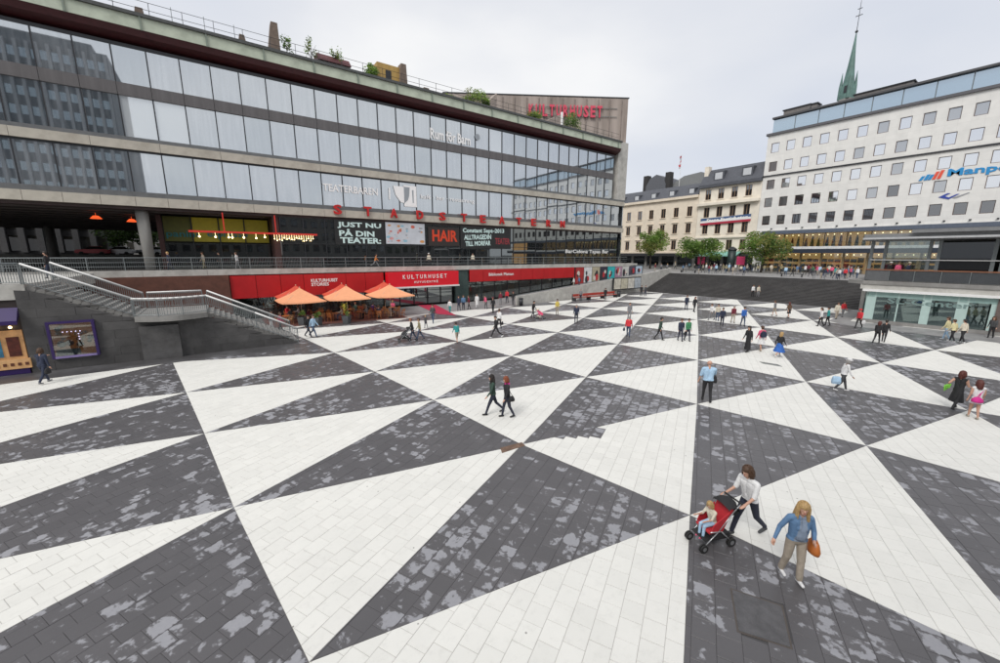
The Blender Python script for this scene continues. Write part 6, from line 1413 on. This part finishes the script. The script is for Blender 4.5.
for k, (xy, face, lb, kw) in enumerate(rows_):
    kw.setdefault('h', rg.uniform(1.64, 1.80)); kw.setdefault('phase', rg.choice((1, -1))); PJ[k] = person(xy, face, lb, **kw)
bag(PJ[1], (-.17, 0, 1.2), (.10, .16, .2), cloth('navy'), 'dark rucksack on the back of the woman in the pink red jacket', 'rucksack')
bag(PJ[11], (.0, -.33, .55), (.14, .08, .16), cloth('black'), 'black bag held by the person in the white shirt')
bag(PJ[16], (.0, .34, .62), (.15, .08, .14), cloth('navy'), 'dark bag held by the person in the red jacket')
bag(PJ[36], (.0, .34, .6), (.13, .08, .16), cloth('white'), 'white bag held by the person in the red anorak', 'carrier_bag')
bag(PJ[19], (.0, .3, .6), (.14, .06, .15), cloth('black'), 'black bag held by the man in the dark blazer')
for k, xy, m1, m2, lb, rt in ((5, (405, 341), 'darkgrey', 'black', 'dark pushchair pushed beside the cafe', 200), (13, (540, 319), 'pink', 'cream', 'pink pushchair with a pale hood out on the square', 330)):
    t_ = thing('pushchair', (0, 0, 0), lb, 'pushchair'); pushchair(t_, cloth(m1), cloth(m2)); p = gp(*xy); t_.location = (p[0], p[1], .004); t_.rotation_euler = (0, 0, math.atan2(CR[1], CR[0])+R_(rt))
# --- terrace, deck and ramp
def wp(u, v, z): return (u, v, z)
for (u, v, z, f, lb, kw) in (
 (-9.6, 32.3, 4.8, 180, 'person in a white shirt leaning on the deck railing above the kiosk', dict(top='white', bottom='jeans', hair='red', walk=0, lean=12)),
 (-6.9, 41, 4.8, 200, 'person in a dark jacket at the head of the left stairs', dict(top='black', bottom='navy', hair='dark', walk=10, world=(-9.0, 38, 4.8))),
 (-3.7, 48.2, 4.85, 200, 'person in an orange brown top on the terrace by the round column', dict(top='navy', bottom='darkjeans', hair='blond', walk=12)),
 (1.6, 48.0, 4.85, 190, 'person in a white shirt and grey trousers on the terrace by the yellow panels', dict(top='white', bottom='grey', hair='brown', walk=12)),
 (.2, 51.5, 4.85, 220, 'person in black under the red lamp beam', dict(top='black', bottom='black', hair='dark', walk=10)),
 (-1.2, 51.8, 4.85, 240, 'person in beige under the red lamp beam', dict(top='beige', bottom='khaki', hair='brown', walk=10)),
 (15.6, 48.0, 4.85, 10, 'person in an orange jacket running along the terrace', dict(top='orange', bottom='grey', hair='dark', walk=34, lean=12)),
 (22.8, 48.2, 4.85, 270, 'person in a white hat on the terrace below the picture banner', dict(top='cream', bottom='black', hair='dark', walk=8, hat='white')),
 (29.6, 48.2, 4.85, 260, 'person in cream on the terrace below the orange lettering', dict(top='cream', bottom='black', hair='brown', walk=8)),
 (46.0, 44.2, 1.25, 190, 'person in a white top walking down the ramp', dict(top='white', bottom='beige', hair='brown', walk=14)),
 (47.2, 44.2, 1.36, 195, 'person in a blue top walking down the ramp', dict(top='denim', bottom='navy', hair='dark', walk=14)),
 (53.2, 9.3, 4.07, 270, 'person in black with a white cap on the pavilion terrace', dict(top='black', bottom='black', hair='dark', walk=0, hat='white')),
 (53.1, 8.7, 4.07, 250, 'person in pink on the pavilion terrace', dict(top='pink', bottom='jeans', hair='brown', walk=0)),
 (53.0, 8.0, 4.07, 280, 'person in navy with a pale hat on the pavilion terrace', dict(top='navy', bottom='black', hair='dark', walk=0, hat='cream')),
):
    kw.setdefault('world', (u, v, z)); person((0, 0), f, lb, res=.028, **kw)
# on the steps
for dv_, c, lb in ((27.3, 'white', 'person in a white shirt and black trousers standing on the lower steps'), (26.6, 'cream', 'person in a cream shirt and grey trousers standing on the lower steps')):
    person((0, 0), 270, lb, c, 'black' if c == 'white' else 'grey', 'black', 'brown', world=(63.45, dv_-2.2, .45), walk=6, res=.028)
# seated at the cafe
sc = [('black', 'jeans', 'dark'), ('maroon', 'black', 'brown'), ('cream', 'jeans', 'blond'), ('grey', 'black', 'grey'), ('navy', 'beige', 'brown'), ('red', 'jeans', 'dark'), ('white', 'grey', 'brown'), ('darkgreen', 'jeans', 'red'), ('purple', 'black', 'dark'), ('pink', 'jeans', 'blond')]
order = [1, 4, 6, 10, 14, 18, 20, 24, 27, 31]
for k, (t1, b1, hc_) in zip(order, sc):
    u, v, a = seats[k]; base = math.degrees(math.atan2(CR[1], CR[0])); person((0, 0), math.degrees(a)-base, 'cafe guest in a %s top and %s trousers seated under the umbrellas' % (t1, b1), t1, b1, 'black', hc_, sit=True, walk=0, res=.03, world=(u, v, .012), lean=4)
# the crowd above the steps
tops = ['black', 'white', 'navy', 'red', 'grey', 'pink', 'teal', 'cream', 'darkgrey', 'denim', 'maroon', 'green', 'lightblue', 'beige', 'magenta', 'khaki']; bots = ['jeans', 'black', 'beige', 'grey', 'darkjeans']
rg = random.Random(99); combos = [(a, b) for a in tops for b in bots]; rg.shuffle(combos); combos.sort(key=lambda c: (c[0] in ('magenta', 'pink', 'green', 'red', 'teal'))*rg.random())
xs = [683, 689, 694, 699, 706, 711, 716, 720, 726, 731, 735, 741, 747, 752, 758, 764, 771, 778, 786, 793, 800, 805, 811, 816, 820, 824, 829, 834, 838, 843, 848, 853, 858, 667, 675, 738, 822, 840, 826, 815, 661, 655]+[686, 703, 709, 714, 723, 729, 733, 744, 750, 755, 781, 797, 808, 813, 818, 827, 832, 836, 846, 851]
for k, x in enumerate(xs):
    t1, b1 = combos[k]; U = rg.uniform(73.5, 93) if k not in (36, 37, 38, 39) else 73.2; r_ = ray(x, 270); t_ = U/r_[0]; v = r_[1]*t_
    person((0, 0), rg.uniform(0, 360), 'person in a %s top and %s trousers in the crowd above the broad steps' % (t1, b1), t1, b1, 'black', rg.choice(('brown', 'dark', 'blond', 'grey')), rg.choice(('short', 'mid')), rg.uniform(1.6, 1.85), rg.choice((4, 10, 18)), res=.045, world=(U, v, 3.0), phase=rg.choice((1, -1)), build=1.05)
finish_people()
# pink balloons / stall signs in the crowd
for k, (x, y, lb) in enumerate(((701, 263, 'pink stall sign in the crowd left of the dark pillar'), (740.5, 263, 'pink stall sign in the crowd right of the dark pillar'))):
    p = atU(x, y, 92); t_ = thing('stall_sign', (92, p[1], 3.0), lb, 'sign'); MB().tube((92, p[1], 3.0), (92, p[1], 5), .05, seg=6).build('post', darkm, t_); MB().box(91.9, 92.1, p[1]-.8, p[1]+.8, 4.4, 6.2).build('sign_face', mat('stall_pink', (.65, .05, .16), .5), t_)
p = atU(731, 262, 92); t_ = thing('advert_pillar', (92, p[1], 3.0), 'dark advertising pillar standing before the green awning', 'pillar'); MB().lathe([(.8, 0), (.8, 4.6)], (92, p[1], 3.0), 16).build('pillar_body', mat('pillar_green', (.02, .035, .035), .5), t_, True); MB().lathe([(.95, 4.6), (.9, 4.8), (.2, 5.3)], (92, p[1], 3.0), 16).build('pillar_cap', darkm, t_)
for k, x in enumerate((688, 792)):
    p = atU(x, 272, 76); t_ = thing('street_bench', (76, p[1], 3.0), ('dark bench at the top of the steps below the middle street tree', 'dark bench at the top of the steps before the lit shops')[k], 'bench'); MB().box(75.8, 76.3, p[1]-1.6, p[1]+1.6, 3.42, 3.48).build('seat', darkm, t_)
    for dv_ in (-1.4, 1.4): MB().box(75.85, 76.25, p[1]+dv_-.05, p[1]+dv_+.05, 3.0, 3.42).build('leg', darkm, t_)
